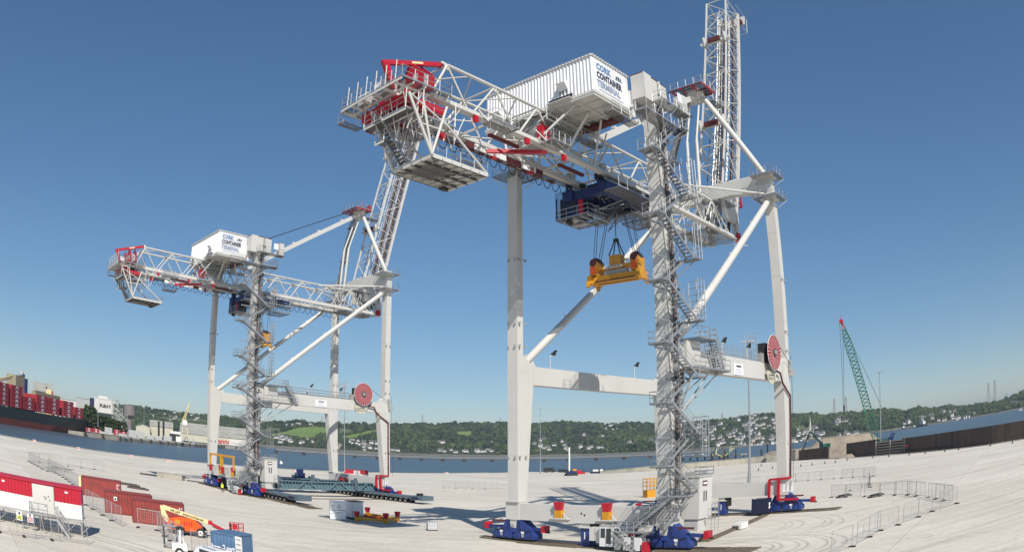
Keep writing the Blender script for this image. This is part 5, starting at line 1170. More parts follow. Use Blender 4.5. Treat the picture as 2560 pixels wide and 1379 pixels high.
# ------------------------------------------------------------------ left side: ship, far quay, buildings
def pxbox(x0,x1,yt,yb,dist,depth=10,zb=None):
    a=D(x0,yb,dist); c=D(x1,yb,dist); mid=(a+c)/2; wdt=(c-a).length; top=D((x0+x1)/2,yt,dist).z; bot=mid.z if zb is None else zb; rz=math.atan2(c.y-a.y,c.x-a.x); return Vector((mid.x,mid.y,bot)),wdt,top-bot,rz
bw=G(208,1087,ZW); st=G(0,1058,ZW); dr=(st-bw).normalized(); rzs=math.atan2(-dr.y,-dr.x)    # ship local x: stern -> bow
def s_at(px,off=0.,py=1040):
    d=ray(px,py); # intersect with ship side line
    nn=Vector((-math.sin(rzs),math.cos(rzs),0))*off; A=np.array([[dr.x,-d.x],[dr.y,-d.y]]); s_,_=np.linalg.solve(A,np.array([-bw.x-nn.x,-bw.y-nn.y])); return float(s_)
T=thing('container_ship','black container ship loaded with red containers lying at far left','ship',bw,rzs,None)
HT=12.5; LS=240; m=MB(); yl=lambda v:v  # local: x towards the bow (0 at bow waterline), y to port; near side is y<0? set by side
side=-1 if (Vector((0,0,0))-bw).dot(Vector((-math.sin(rzs),math.cos(rzs),0)))<0 else 1
cy=-side*13.0
xt=-s_at(222,cy,1047); xb=-s_at(209,cy,1087)
secs=[(-LS,13,HT),(xt-62,13,HT),(xt-40,12,HT),(xt-21,8.5,HT+.4),(xt-8,4,HT+1.0),(xt,.4,HT+1.6)]; sb=[(-LS,13),(xb-78,13),(xb-56,11),(xb-32,7),(xb-13,3),(xb,.2)]
vs=[];
for (x,hw,z),(xb,hb) in zip(secs,sb):
    vs+=[(xb,cy-hb,-1),(xb,cy+hb,-1),(x*.5+xb*.5,cy-(hw+hb)/2*1.0,4.6),(x*.5+xb*.5,cy+(hw+hb)/2,4.6),(x,cy-hw,z),(x,cy+hw,z)]
n=len(secs)
for i in range(n-1):
    a=i*6;b_=a+6
    m.add([vs[a],vs[b_],vs[b_+2],vs[a+2]],[(0,1,2,3)],'hull_red'); m.add([vs[a+1],vs[a+3],vs[b_+3],vs[b_+1]],[(0,1,2,3)],'hull_red')
    m.add([vs[a+2],vs[b_+2],vs[b_+4],vs[a+4]],[(0,1,2,3)],'hull_black'); m.add([vs[a+3],vs[a+5],vs[b_+5],vs[b_+3]],[(0,1,2,3)],'hull_black'); m.add([vs[a+4],vs[b_+4],vs[b_+5],vs[a+5]],[(0,1,2,3)],'hull_black')
m.build('hull',T)
x=-100
while x<-6: m=MB(); m.tube((x,cy+side*11.5,HT),(x,cy+side*11.5,HT+2.2),.35,'container_red',5); m.build('lashing_post',T); x+=6.5
cols=[(-40,-8,5),(-3,22,5),(27,56,5),(59,88,3),(91.5,120,4),(121.5,149,4),(158.5,184,4),(187,208,3)]
def contmesh(L_,H_,Wd,mt,logo=True,sd=1):
    T=thing('shipping_container','x','container',(0,0,-60)); m=MB(); m.box(0,L_,-Wd/2,Wd/2,0,H_,mt)
    k=.3
    while k<L_-.3: m.box(k,k+.3,-Wd/2-.06,Wd/2+.06,.25,H_-.25,mt); k+=.75
    m.build('body',T); m=MB(); 
    if logo:
        for s in (-1,1): y=s*(Wd/2+.09); m.box(L_*.42,L_*.62,min(y,y-.04*s),max(y,y-.04*s),H_*.56,H_*.84,'white_ink'); m.box(L_*.36,L_*.68,min(y,y-.04*s),max(y,y-.04*s),H_*.22,H_*.34,'white_ink'); 
        m.build('logo',T)
    for x in (0,L_-.25):
        for s in (-1,1): m_=MB(); 
    return T
sx=[(s_at(a),s_at(b_)) if i_<7 else (s_at(a,-side*5.5),s_at(b_,-side*5.5)) for i_,(a,b_,_) in enumerate(cols)]; TH=3.15; first=True; base_z=HT+.6
order=('aftmost visible','second','third','fourth','fifth','sixth','seventh','foremost'); tn=('bottom','second','third','fourth','fifth','sixth')
for ci,((a,b_),(c0_,c1_,nt_)) in enumerate(zip(sx,cols)):
    L_=abs(a-b_)-.4
    cm=contmesh(L_,TH-.12,20 if ci<7 else 12,'ship_red' if ci not in (3,) else 'ship_red'); 
    for k in range(nt_):
        lab='red container in the '+order[ci]+' stack on the ship, '+tn[k]+' tier'
        p=Vector((bw.x,bw.y,ZW))+dr*max(a,b_); q=cy+side*(3.0 if ci<7 else 1.5)
        wp=p+Vector((-math.sin(rzs),math.cos(rzs),0))*q; wp.z=ZW+base_z+TH*k
        if k==0: cm.location=wp; cm.rotation_euler=(0,0,rzs); tag(cm,lab,'container','red containers stacked on the ship')
        else: dup(cm,wp,rzs,lab,None,'red containers stacked on the ship')
p=D(90,1000,470)
def shipbox(px0,px1,z0,z1,y0,y1,mt,nm,lab=None):
    of=cy+side*y1; a,b_=sorted((-s_at(px0,of),-s_at(px1,of))); m=MB(); ys=sorted((cy+side*y0,cy+side*y1)); m.box(a,b_,ys[0],ys[1],z0,z1,mt); o=m.build(nm,T); return o
# tower seen behind the stacks: tan funnel casing with a blue edge, part of the ship
dd_=math.hypot(*(bw+dr*s_at(50)).xy); zt=D(50,936,dd_+8).z-ZW; zt2=D(62,940,dd_+8).z-ZW
shipbox(38,60,HT,zt,-14,-2,'ship_tan','funnel'); shipbox(60,68,HT,zt2-.6,-13,-2,'ship_blue','casing'); shipbox(62,88,HT,D(75,985,dd_).z-ZW,-12,-1,'ship_blue','deckhouse')
a=-s_at(52,cy-side*8); m=MB(); m.sphere((a,cy-side*8,zt+2.2),2.4,'steel_grey',10,6); m.tube((a,cy-side*8,zt-.5),(a,cy-side*8,zt+2),1.2,'cable_black',8); m.sphere((a+3,cy-side*8,zt+1.2),1.4,'ship_blue',8,5); m.build('radar_dome',T)
m=MB(); z_=D(50,942,dd_).z-ZW; m.beam((-s_at(52),cy+side*2,z_),(-s_at(-30),cy+side*6,z_-10.5),1.4,1.6,'cream_paint'); m.beam((-s_at(50),cy+side*2,z_-1.5),(-s_at(-30),cy+side*6,z_-13),.5,.5,'yellow_paint'); m.build('crane_jib',T)
shipbox(88,150,HT+8,D(110,975,dd_).z-ZW,-13,-8,'ship_tan','hatch_cover')
# yellow post crane and white superstructure beyond
def block(name,lab,cat,x0,x1,yt,yb,dist,depth,mt,roof=None,extra=None,group=None,zb=None,windows=0):
    p,wd,h,rz=pxbox(x0,x1,yt,yb,dist,depth,zb); T=thing(name,lab,cat,p,rz,group); m=MB(); m.box(-wd/2,wd/2,0,depth,0,h,mt); wall_=m.build('wall',T)
    if roof:
        m=MB()
        if roof=='flat': m.box(-wd/2-.3,wd/2+.3,-.3,depth+.3,h,h+.5,'shed_roof')
        elif roof=='gable_long':
            for s in (0,1): m.prism([(-wd/2-.5,-.8+s*(depth/2+.8),h-.2+s*depth*.22),(-wd/2-.5,-.8+s*(depth/2+.8),h+.3+s*depth*.22),(-wd/2-.5,depth/2+s*(depth/2+.8),h+.3+(1-s)*depth*.22),(-wd/2-.5,depth/2+s*(depth/2+.8),h-.2+(1-s)*depth*.22)],(wd+1,0,0),'shed_roof')
        else:
            for s in (-1,1): m.prism([(s*(wd/2+.6),-.5,h-.3),(s*(wd/2+.6),-.5,h+.2),(0,-.5,h+wd*.17),(0,-.5,h+wd*.17-.5)],(0,depth+1,0),'shed_roof')
            m.prism([(-wd/2,-.02,h),(wd/2,-.02,h),(0,-.02,h+wd*.17-.3)],(0,.2,0),mt)
        m.build('roof',T)
    if windows:
        k=-wd/2+2
        while k<wd/2-2: m=MB(); m.box(k,k+2,-.08,0,h*.35,h*.62,'glass_dark'); k+=5; m.build('window',wall_)
    return T,wd,h,wall_
block('warehouse','long cream warehouse behind the ship containers','building',84,130,978,1040,700,40,'shed_cream','gable_long',zb=1)
block('warehouse','white flat roofed building behind the ship bow','building',128,190,997,1040,690,30,'house_white','flat',windows=1,zb=1)
block('warehouse','pale grey shed left of the tall white building','building',190,228,996,1040,760,30,'grey_clad','flat',zb=1)
p=D(124,1045,640); T=thing('post_crane','yellow post crane with red side standing behind the ship containers','crane',Vector((p.x,p.y,1)),-math.atan2(p.x,p.y)); h=D(124,973,640).z-1; m=MB(); m.box(-4,1.5,-2,2,0,h,'cream_paint'); m.build('post',T); m=MB(); m.box(1.5,3.2,-2,2,0,h-1,'red_paint'); m.box(-4.5,-3,-1,1,h,h+2,'cable_black'); m.build('side_frame',T); m=MB(); m.beam((2,0,h-4),(34,0,h-24),.8,.8,'steel_grey'); m.build('jib',T)
T,wd,h,wl_=block('mill_building','tall white mill building with black letters and a dark window band','building',235,283,997,1060,720,26,'house_white',None,zb=1)
m=MB(); m.box(-wd/2-5,-wd/2,-.4,26,0,h-.5,'navy_ink'); m.build('corner_strip',wl_); m=MB(); m.box(-wd/2+1.5,wd/2+.1,-.12,0,h*.48,h*.60,'glass_dark'); m.build('window_band',wl_)
m=MB(); m.box(-wd/2,wd/2+.2,-.3,26.3,h,h+.8,'house_white'); m.box(-wd/2+5,-wd/2+15,2,12,h+.8,h+3,'house_white'); m.build('roof',wl_)
text('R&H',4.8,'black_ink',wl_,(1.5,-.15,h*.76),(R(90),0,0),.03,.02,align='CENTER',wide=1.35)
# conveyor towers
for (x,yb,yt,w_,lab) in ((288,1062,999,7,'slim steel conveyor tower right of the white mill building'),(297,1062,1020,8,'second lower steel tower beside the conveyor tower'),(308,1062,1035,9,'lowest steel frame left of the brown water tower')):
    p=D(x,yb,700); h=D(x,yt,700).z-1; T=thing('conveyor_tower',lab,'tower',Vector((p.x,p.y,1)),-math.atan2(p.x,p.y),'steel towers by the mill'); m=MB(); a=w_/2
    for i in (-1,1):
        for j_ in (-1,1): m.tube((i*a,j_*a,0),(i*a,j_*a,h),.35,'steel_grey',4)
    n=int(h/5)
    for k in range(n):
        z0=h*k/n; z1=h*(k+1)/n; m.tube((-a,-a,z0),(a,-a,z1),.25,'steel_grey',4); m.tube((a,-a,z0),(-a,-a,z1),.25,'cabin_white',4); m.box(-a,a,-a,a,z1-.2,z1,'steel_grey')
    m.build('frame',T)
p=D(324,1062,820); T=thing('water_tower','brown round water tower on a thick column','water tower',Vector((p.x,p.y,1))); h=D(324,1013,820).z-1; m=MB(); m.tube((0,0,0),(0,0,h*.62),3.4,'water_tower',12,2.6); m.build('column',T); m=MB(); m.tube((0,0,h*.58),(0,0,h*.68),2.6,'water_tower',16,7.2); m.tube((0,0,h*.68),(0,0,h*.97),7.4,'water_tower',16); m.tube((0,0,h*.97),(0,0,h),7.4,'water_tower',16,4); m.build('tank',T)
lamp(245,1066,245,1019,'thin mast in front of the dark trees below the mill building',.3,True,620); lamp(360,1062,360,1018,'thin mast above the grey containers on the far quay',.3,True,700)
# far quay with containers and sheds
QF=[G(213,1090,ZW),G(300,1101,ZW),G(400,1110,ZW),G(490,1116.5,ZW),G(560,1119.5,ZW),G(650,1127,ZW)]
T=thing('far_quay','low concrete quay carrying containers and sheds across the water at left','quay'); m=MB()
for a,b_ in zip(QF,QF[1:]):
    n_=Vector((-(b_-a).y,(b_-a).x,0)).normalized(); n_=n_ if n_.dot(a)>0 else -n_
    m.hexa([a+Vector((0,0,-3)),b_+Vector((0,0,-3)),b_+n_*260+Vector((0,0,-3)),a+n_*260+Vector((0,0,-3)),a+Vector((0,0,2.6)),b_+Vector((0,0,2.6)),b_+n_*260+Vector((0,0,2.6)),a+n_*260+Vector((0,0,2.6))],'wall_concrete')
m.build('deck',T); m=MB()
for a,b_ in zip(QF,QF[1:]):
    k=int((b_-a).length/18)
    for i in range(k): p=a.lerp(b_,i/k)*.997; m.box(p.x-1,p.x+1,p.y-1.2,p.y+1.2,-4,2.0,'rust')
m.build('fender_piles',T)
def qc(x0,x1,yb,tiers,mt,lab,grp,dist,logo=False):
    a=D(x0,yb,dist); c=D(x1,yb,dist); L_=(c-a).length; H_=L_*.26
    cm=contmesh(L_*.97,H_-.1,3.2,mt,logo); rz=math.atan2(c.y-a.y,c.x-a.x)
    for k in range(tiers):
        p=Vector((a.x,a.y,2.62+H_*k)); l2=lab+('' if tiers==1 else (', lower one',', upper one')[k] if tiers==2 else (', bottom one',', middle one',', top one')[k])
        if k==0: cm.location=p; cm.rotation_euler=(0,0,rz); tag(cm,l2,'container',grp)
        else: dup(cm,p,rz,l2,None,grp)
def qd(x):  # distance of the far quay edge at a photo column
    d=ray(x,1100); az=math.atan2(d.x,d.y); A=[math.atan2(p.x,p.y) for p in QF]; return float(np.interp(az,A,[math.hypot(p.x,p.y) for p in QF]))
g_='containers on the far quay'
for i,(x0,x1,t_,mt,lab) in enumerate(((215,231,2,'ship_red','red container pair at the left end of the far quay'),(232,249,2,'ship_red','second red container pair on the far quay'),(251,268,1,'grey_clad','leftmost grey container on the far quay'),(262,281,3,'grey_clad','tall grey container stack left of the red boxes'),(284,300,3,'ship_red','red container stack in the middle of the far quay'),(300,318,2,'ship_red','red container pair right of the tall stack'),(297,317,1,'grey_clad','single grey container before the red pair'),(322,342,3,'grey_clad','first grey stack of the long grey row'),(344,363,3,'grey_clad','second grey stack of the long grey row'),(367,385,2,'grey_clad','third grey stack of the long grey row'),(389,406,2,'grey_clad','fourth grey stack of the long grey row'),(409,430,2,'grey_clad','last grey stack of the long grey row'))):
    qc(x0,x1,1100,t_,mt,lab,g_,qd((x0+x1)/2)+(6 if i!=6 else 1)+(8 if i in(4,5) else 0),mt=='ship_red')
block('shed','cream gabled shed with pale roof behind the grey containers','building',340,375,1066,1088,900,40,'shed_cream','gable',zb=2.6)
block('shed','cream shed continuing right of the gabled shed','building',375,432,1066,1090,930,34,'shed_cream','gable_long',zb=2.6)
block('shed','white low office block behind the red containers on the far quay','building',280,322,1058,1080,860,16,'house_white','flat',zb=2.6,windows=1)
T,wd,h,wl_=block('warehouse','long cream warehouse with a pale roof and red letters behind the farther crane','building',450,622,1090,1116,1010,70,'shed_cream','gable_long',zb=2.4)
text('Hanno',9.5,'red_paint',wl_,(wd*.12,-.15,1.5),(R(90),0,0),.03,.02,align='CENTER'); m=MB(); m.box(wd*.22,wd*.44,-.3,0,0,8.5,'house_white'); m.build('white_annex',wl_)
p=D(462,1085,880); T=thing('grab_crane','pale lattice harbour crane standing by the long warehouse','crane',Vector((p.x,p.y,2.6)),-math.atan2(p.x,p.y)); h=D(462,1012,880).z; m=MB()
for s in (-5,5): m.tube((s,-3,0),(s*.4,0,h*.45),.6,'cream_paint',5); m.tube((s,3,0),(s*.4,0,h*.45),.6,'cream_paint',5)
m.build('legs',T); m=MB(); m.box(-3,3,-3,3,h*.42,h*.55,'cabin_white'); m.build('machine_house',T); m=MB()
for s in (-1,1): m.tube((s*1.5-2,0,h*.5),(s*.4+6,0,h),.5,'cream_paint',4)
for k in range(8): m.tube((-3.5+k*1.1,0,h*(.5+k*.06)),(-.5+k*.9,0,h*(.53+k*.06)),.3,'cream_paint',4)
m.build('jib',T)
for (x,y,w_,lab) in ((397,1052,1.1,'left black loading post on the far quay'),(409,1052,1.1,'right black loading post on the far quay')):
    d_=qd(x)+20; p=D(x,1100,d_); m=MB(); h=D(x,y,d_).z-2.6; m.beam((0,0,0),(0,0,h),w_*1.4,w_*1.4,'cable_black',(1,0,0)); m.box(-1.5,1.5,-1,1,0,3,'navy_ink'); tag(m.build('loading_post',None,Vector((p.x,p.y,2.6))),lab,'post','black loading posts')
m=MB(); p=D(440,1100,qd(440)+8); m.box(-7,0,-2,2,0,7.5,'cable_black'); m.box(0,6,-2,2,0,5,'cabin_white'); m.box(-6,5,-2,2,7.5,10,'cabin_white'); m.tube((7,0,0),(11,0,6),.8,'steel_grey',5); m.tube((14,0,0),(12,0,7),.6,'steel_grey',5); m.tube((19,0,0),(19,0,6),1.2,'steel_grey',6,.2)
tag(m.build('hopper',None,Vector((p.x,p.y,2.6)),-math.atan2(p.x,p.y)),'dark and white hopper machine at the right end of the grey containers','hopper')
# dark trees on the far quay, each with trunk and crown
def tree(x,yt,yb,dist,lab,seed):
    p=D(x,yb,dist); p.z=2.6; h=D(x,yt,dist).z-2.6; T=thing('tree',lab,'tree',p,0,'dark trees behind the far quay'); m=MB(); m.tube((0,0,0),(0,0,h*.6),.6,'bark',6,.25); 
    for k in range(4): a=k*1.6+seed; m.tube((0,0,h*.35),(math.cos(a)*h*.2,math.sin(a)*h*.2,h*.6),.25,'bark',4,.1)
    m.build('trunk',T); rt=random.Random(seed); P_=[]
    for k in range(130):
        a=rt.uniform(0,6.28); zz=rt.uniform(.18,1); rr_=h*.42*math.sqrt(max(.05,1-((zz-.55)/.5)**2))*rt.uniform(.5,1.05); s_=rt.uniform(.05,.1)*h; P_.append((math.cos(a)*rr_,math.sin(a)*rr_,zz*h-s_*.5,s_,s_,s_*.8))
    o=crowns('crown',P_,'leaves',.3,seed); o.parent=T
for k,(x,yt) in enumerate(((214,1022),(224,1012),(236,1032),(248,1034),(258,1038),(268,1040),(280,1044),(292,1050),(306,1052),(230,1045),(262,1050),(286,1056))):
    tree(x,yt,1075,640+(k%3)*12,'dark leafy tree behind the far quay, '+('first','second','third','fourth','fifth','sixth','seventh','eighth','ninth','tenth','eleventh','twelfth')[k]+' of its row',k+1)
# ------------------------------------------------------------------ near left: containers, cabin, boom lift
RC=.554
def near_container(c,rz,L_,mt,lab,group,Hh=2.59,marks=True):
    T=thing('shipping_container',lab,'container',c,rz,group); m=MB(); W_=2.44
    m.box(.06,L_-.06,.06,W_-.06,.12,Hh-.03,mt)
    x=.25
    while x<L_-.4:
        for y,s in ((.06,-1),(W_-.06,1)): m.prism([(x,y,.2),(x+.07,y+s*.045,.2),(x+.17,y+s*.045,.2),(x+.24,y,.2)] if s<0 else [(x,y,.2),(x+.24,y,.2),(x+.17,y+.045,.2),(x+.07,y+.045,.2)],(0,0,Hh-.36),mt)
        x+=.36
    y=.3
    while y<W_-.4:
        m.prism([(.06,y,.2),(.015,y+.06,.2),(.015,y+.14,.2),(.06,y+.2,.2)],(0,0,Hh-.36),mt); y+=.36
    m.build('body',T); m=MB()
    for x in (0,L_-.12):
        for y in (0,W_-.12): m.box(x,x+.12,y,y+.12,0,Hh,'container_edge' if mt=='container_red' else mt)
    for z in (0,Hh-.12):
        for y in (0,W_-.1): m.box(.12,L_-.12,y,y+.1,z,z+.12,'container_edge' if mt=='container_red' else mt)
        for x in (0,L_-.1): m.box(x,x+.1,.12,W_-.12,z,z+.12,mt)
    m.build('frame',T); m=MB(); x=.4
    m.box(.1,L_-.1,.1,W_-.1,Hh-.05,Hh-.02,mt)
    while x<L_-.5: m.box(x,x+.18,.2,W_-.2,Hh-.02,Hh+.01,mt); x+=.5
    m.build('roof',T)
    if marks:
        m=MB(); 
        for k in range(6): m.box(L_-.62,L_-.5,-.005,.02,.9+.22*k,1.05+.22*k,'white_ink'); 
        for k in (0,1,2,5): m.box(L_-.36,L_-.24,-.005,.02,.9+.22*k,1.05+.22*k,'white_ink')
        m.build('lettering',T)
    return T
grp='rust red containers by the fence'
for k,(x,y,lab) in enumerate(((332,1305,'nearest rust red container, partly behind the orange boom lift'),(263,1280,'middle rust red container of the three, with a small white emblem'),(205,1236,'farthest rust red container of the three, beside the yellow end'))):
    c=G(x,y); T=near_container(c,.554+(.0,.03,-.02)[k],6.06,'container_red',lab,grp)
    if k==1: m=MB(); m.box(1.2,1.6,-.03,.0,1.55,2.0,'white_ink'); m.box(1.28,1.5,-.04,-.03,1.62,1.85,'black_ink'); m.build('emblem',T)
    if k==2: m=MB(); m.box(-.4,-.05,.1,2.3,0,2.5,'cream_paint'); m.build('yellow_end',T)
# red/white site cabin raised on a steel frame
c0=G(208,1340); ca=G(0,1310)
dirc=Vector((.80,.60,0)).normalized()
def cabin(p,rz,L_,lab,zb,near=True):
    T=thing('site_cabin',lab,'cabin',p,rz,'red and white site cabins'); m=MB(); W_=2.6; Hh=2.6; x=0
    m.box(0,L_,0,W_,zb,zb+Hh/2,'cabin_white'); m.box(0,L_,0,W_,zb+Hh/2,zb+Hh,'cabin_red')
    while x<L_-.2:
        for a,b_,mt in ((zb+.05,zb+Hh/2-.02,'cabin_white'),(zb+Hh/2+.02,zb+Hh-.1,'cabin_red')): m.prism([(x,0,a),(x+.06,-.05,a),(x+.16,-.05,a),(x+.22,0,a)],(0,0,b_-a),mt)
        x+=.36
    m.build('body',T); m=MB(); m.box(-.06,L_+.06,-.1,W_+.06,zb+Hh,zb+Hh+.1,'cabin_red'); m.box(L_,L_+.06,-.02,.12,zb,zb+Hh,'trolley_blue'); m.build('roof',T)
    m=MB(); dx=L_-4.9; m.box(dx,dx+2.1,-.1,0,zb+.1,zb+Hh-.1,'house_white'); m.box(dx+2.1,dx+2.2,-.13,0,zb+.1,zb+Hh-.1,'shed_cream'); dr_=m.build('door',T)
    m=MB()
    for a,z in ((1.15,1.5),(1.35,1.45),(1.6,1.55),(1.25,1.3),(1.7,1.25),(1.2,.7)): m.box(dx+a,dx+a+.1,-.12,-.1,zb+z,zb+z+.09,'black_ink')
    m.build('door_sign',dr_); m=MB(); m.box(dx+3.3,dx+3.6,-.09,-.02,zb+2.15,zb+2.3,'white_ink'); m.box(dx-3.2,dx-2.9,-.09,-.02,zb+2.15,zb+2.3,'white_ink'); m.build('lamp',T)
    if near:
        m=MB()
        for x in (.1,L_/3,L_*2/3,L_-.15):
            for y in (.05,W_-.2): m.box(x-.08,x+.08,y,y+.16,0,zb-.12,'steel_grey')
        for y in (-.1,W_): m.box(-.1,L_+.1,y,y+.16,zb-.16,zb-.02,'steel_grey')
        for x in np.arange(0,L_,1.4): m.tube((x,-.02,.1),(x+1.3,-.02,zb-.2),.03,'steel_grey',4)
        m.build('support_frame',T)
        m=MB(); m.box(dx-.3,dx+2.6,-1.3,-.2,zb-.1,zb-.04,'grating'); m.rail([(dx-.2,-.2,zb-.04),(dx-.2,-1.3,zb-.04),(dx+1.6,-1.3,zb-.04)],h=1.05,sp=.9,r=.03); m.stair((dx+3.6,-1.0,.0),(dx+2.5,-1.0,zb-.05),.9,'steel_grey',(0,1,0)); m.tube((dx+2.4,-1.3,zb+1),(dx+3.0,-1.4,0),.035,'steel_grey',5); m.tube((dx+.9,-1.3,zb),(dx+1.2,-1.5,0),.035,'steel_grey',5)
        m.build('entrance_steps',T)
        for (x,cc) in ((dx-1.6,'hi_vis'),(dx-.5,'cabin_red')):
            m=MB(); m.box(x,x+.6,-1.42,-1.38,.75,1.55,'white_ink'); s_=m.build('warning_sign',T); m=MB(); m.box(x+.06,x+.54,-1.43,-1.42,.82,1.18,cc)
            for k in range(3): m.box(x+.1,x+.5,-1.44,-1.43,.87+.1*k,.91+.1*k,'black_ink' if cc=='hi_vis' else 'white_ink')
            m.box(x+.22,x+.38,-1.43,-1.42,1.25,1.45,'black_ink'); m.build('lettering',s_)
    return T
Hc=2.95
rz=.54; p=Vector((-35.0,49.15,0)); L_=13.0
Tcab=cabin(p-Vector((math.cos(rz),math.sin(rz),0))*L_,rz,L_,'long red and white site cabin raised on a steel frame at the left edge',1.5)
pc=G(862,1192); cabin(pc,-math.atan2(pc.x,pc.y)-.05,8.0,'red and white cabin on the ground behind the farther crane',0.05,False)
# blue container with open white door
p=Vector((-22.93,51.13,0)); rz=-.26; T=near_container(p,rz,2.5,'container_blue','small blue container with white lettering and an open slatted door','containers at the bottom edge',2.6,False)
text('Ivors',.62,'white_ink',T,(.08,-.01,1.15),(R(90),0,0),.03,.02,wide=.75); text('2 sort',.66,'white_ink',T,(1.25,-.01,1.2),(R(90),0,0),.03,.02,wide=.75)
m=MB(); a=Vector((2.55,0,.15)); b_=Vector((3.25,-.1,.15)); m.beam(a+Vector((0,0,1.2)),b_+Vector((0,0,1.2)),.06,2.4,'cabin_white')
for k in range(6): m.beam(a+Vector((.1,-.05,.2+.4*k)),b_+Vector((-.1,-.05,.2+.4*k)),.04,.06,'steel_grey')
m.build('open_door',T)
# boom lift
p=Vector((-30.9,63.5,0)); T=thing('boom_lift','orange boom lift with cream boom and red platform before the nearest red container','boom lift',p,.36)
m=MB(); m.prism([(-1.9,-1.0,.5),(1.3,-1.0,.5),(1.45,-1.0,.8),(1.35,-1.0,1.15),(.6,-1.0,1.75),(-.8,-1.0,1.85),(-1.9,-1.0,1.6),(-2.15,-1.0,1.2),(-2.2,-1.0,.8)],(0,2.0,0),'orange_paint'); 
for x in (-.4,-.15,.1,.35): m.box(x,x+.1,-1.02,-1.0,1.0,1.45,'red_paint')
m.box(-1.35,-.8,-1.03,-1.0,1.15,1.55,'yellow_paint'); m.box(-1.9,-1.5,-1.03,-1.0,.6,1.1,'cable_black'); m.build('body',T)
m=MB(); m.box(-1.4,1.9,-.9,.9,.35,.6,'grating'); m.tube((1.4,-.9,.55),(2.3,-.9,.75),.08,'steel_grey',5); m.build('chassis',T)
for (x,y) in ((-.85,-1.1),(1.3,-1.1),(-.85,1.0),(1.3,1.0)):
    m=MB(); m.tube((x,y-.17,.48),(x,y+.17,.48),.48,'rubber',18); w_=m.build('wheel',T); m=MB(); m.tube((x,y-.19,.48),(x,y+.19,.48),.27,'cabin_white',14); m.tube((x,y-.2,.48),(x,y+.2,.48),.1,'grating',8); m.build('rim',w_)
m=MB(); m.beam((-2.65,-.5,2.62),(2.15,-.5,1.62),.34,.42,'cream_paint'); m.prism([(-2.9,-.66,2.75),(-2.5,-.66,2.7),(-2.25,-.66,1.9),(-1.9,-.66,1.2),(-2.3,-.66,1.1),(-2.8,-.66,1.7)],(0,.32,0),'cream_paint'); bm_=m.build('boom',T)
ang=math.atan2(-1.0,4.8); o=text('AIR LIFT',.30,'black_ink',bm_,(-1.85,-.68,2.33),(R(90),0,0),.03,.005); o.rotation_euler=(R(90),-ang,0)
o=text('BOOM & PLATFORM HIRE',.30,'black_ink',bm_,(-.5,-.68,2.05),(R(90),0,0),.03,.005,wide=.62); o.rotation_euler=(R(90),-ang,0)
m=MB(); m.beam((2.1,-.5,1.62),(2.5,-.5,1.55),.36,.4,'red_paint'); m.beam((2.4,-.5,1.5),(4.2,-.5,.75),.22,.26,'red_paint'); m.tube((2.5,-.35,1.2),(3.9,-.35,.7),.06,'steel_grey',5); m.build('jib',T)
m=MB(); m.box(4.3,5.7,-1.0,.2,.45,.55,'grating')
for z in (.95,1.35,1.75):
    for a,b_ in (((4.3,-1,z),(5.7,-1,z)),((5.7,-1,z),(5.7,.2,z)),((5.7,.2,z),(4.3,.2,z)),((4.3,.2,z),(4.3,-1,z))): m.tube(a,b_,.04,'red_paint',5)
for x in (4.3,4.75,5.2,5.7):
    for y in (-1,.2): m.tube((x,y,.5),(x,y,1.75),.04,'red_paint',5)
m.box(4.6,5.1,-1.02,-.95,1.2,1.7,'red_paint'); m.box(4.25,4.5,-.8,-.2,1.1,1.7,'cable_black'); m.build('platform_cage',T)
# mobile light tower and white car at the bottom edge
p=G(452,1388); T=thing('light_tower','white mobile mast machine on wheels at the bottom edge beside the fence','machine',p,.5); m=MB(); m.box(-.7,.6,-.5,.5,.5,1.1,'cabin_white'); m.tube((0,-.2,1),(.1,-.2,2.3),.12,'cabin_white',6); m.tube((.4,.2,1),(.2,.2,2.2),.07,'cabin_white',6); m.tube((-.6,0,1.0),(.0,0,2.1),.05,'steel_grey',5); m.box(-.3,.5,-.3,.3,2.2,2.4,'cable_black'); m.build('body',T)
for y in (-.6,.6): m=MB(); m.tube((-.1,y-.1,.38),(-.1,y+.1,.38),.38,'rubber',14); m.tube((-.1,y-.11,.38),(-.1,y+.11,.38),.2,'cabin_white',10); m.build('wheel',T)
p=G(545,1375,1.45); p.z=0; T=thing('car','white car, only its roof showing at the bottom edge before the blue container','car',p,-.5); m=MB(); m.prism([(-2.2,-.9,.4),(2.2,-.9,.4),(2.2,-.9,.9),(1.2,-.9,1.0),(.5,-.9,1.5),(-1.5,-.9,1.52),(-2.1,-.9,1.0)],(0,1.8,0),'plastic_white'); m.build('body',T)
m=MB(); m.box(-1.3,.3,-.91,.91,1.08,1.4,'glass_dark'); m.build('windows',T); m=MB(); m.box(-1.3,.3,-.5,-.46,1.5,1.56,'grating'); m.box(-1.3,.3,.46,.5,1.5,1.56,'grating'); m.build('roof_rail',T)
for a_ in (-1.4,1.4):
    for c_ in (-.85,.85): m=MB(); m.tube((a_,c_-.1,.33),(a_,c_+.1,.33),.33,'rubber',14); m.build('wheel',T)
m=MB()
for k in range(9): m.poly([(0,k*.09,0),(0,k*.09,2.0)],.03,'galv',4); m.poly([(1.2,k*.09,0),(1.2,k*.09,2.0)],.03,'galv',4); m.tube((0,k*.09,2),(1.2,k*.09,2),.03,'galv',4); m.tube((0,k*.09,.3),(1.2,k*.09,.3),.03,'galv',4)
tag(m.build('fence_stack',None,G(410,1368),.3),'upright stack of folded fence panels behind the orange boom lift','fence stack')
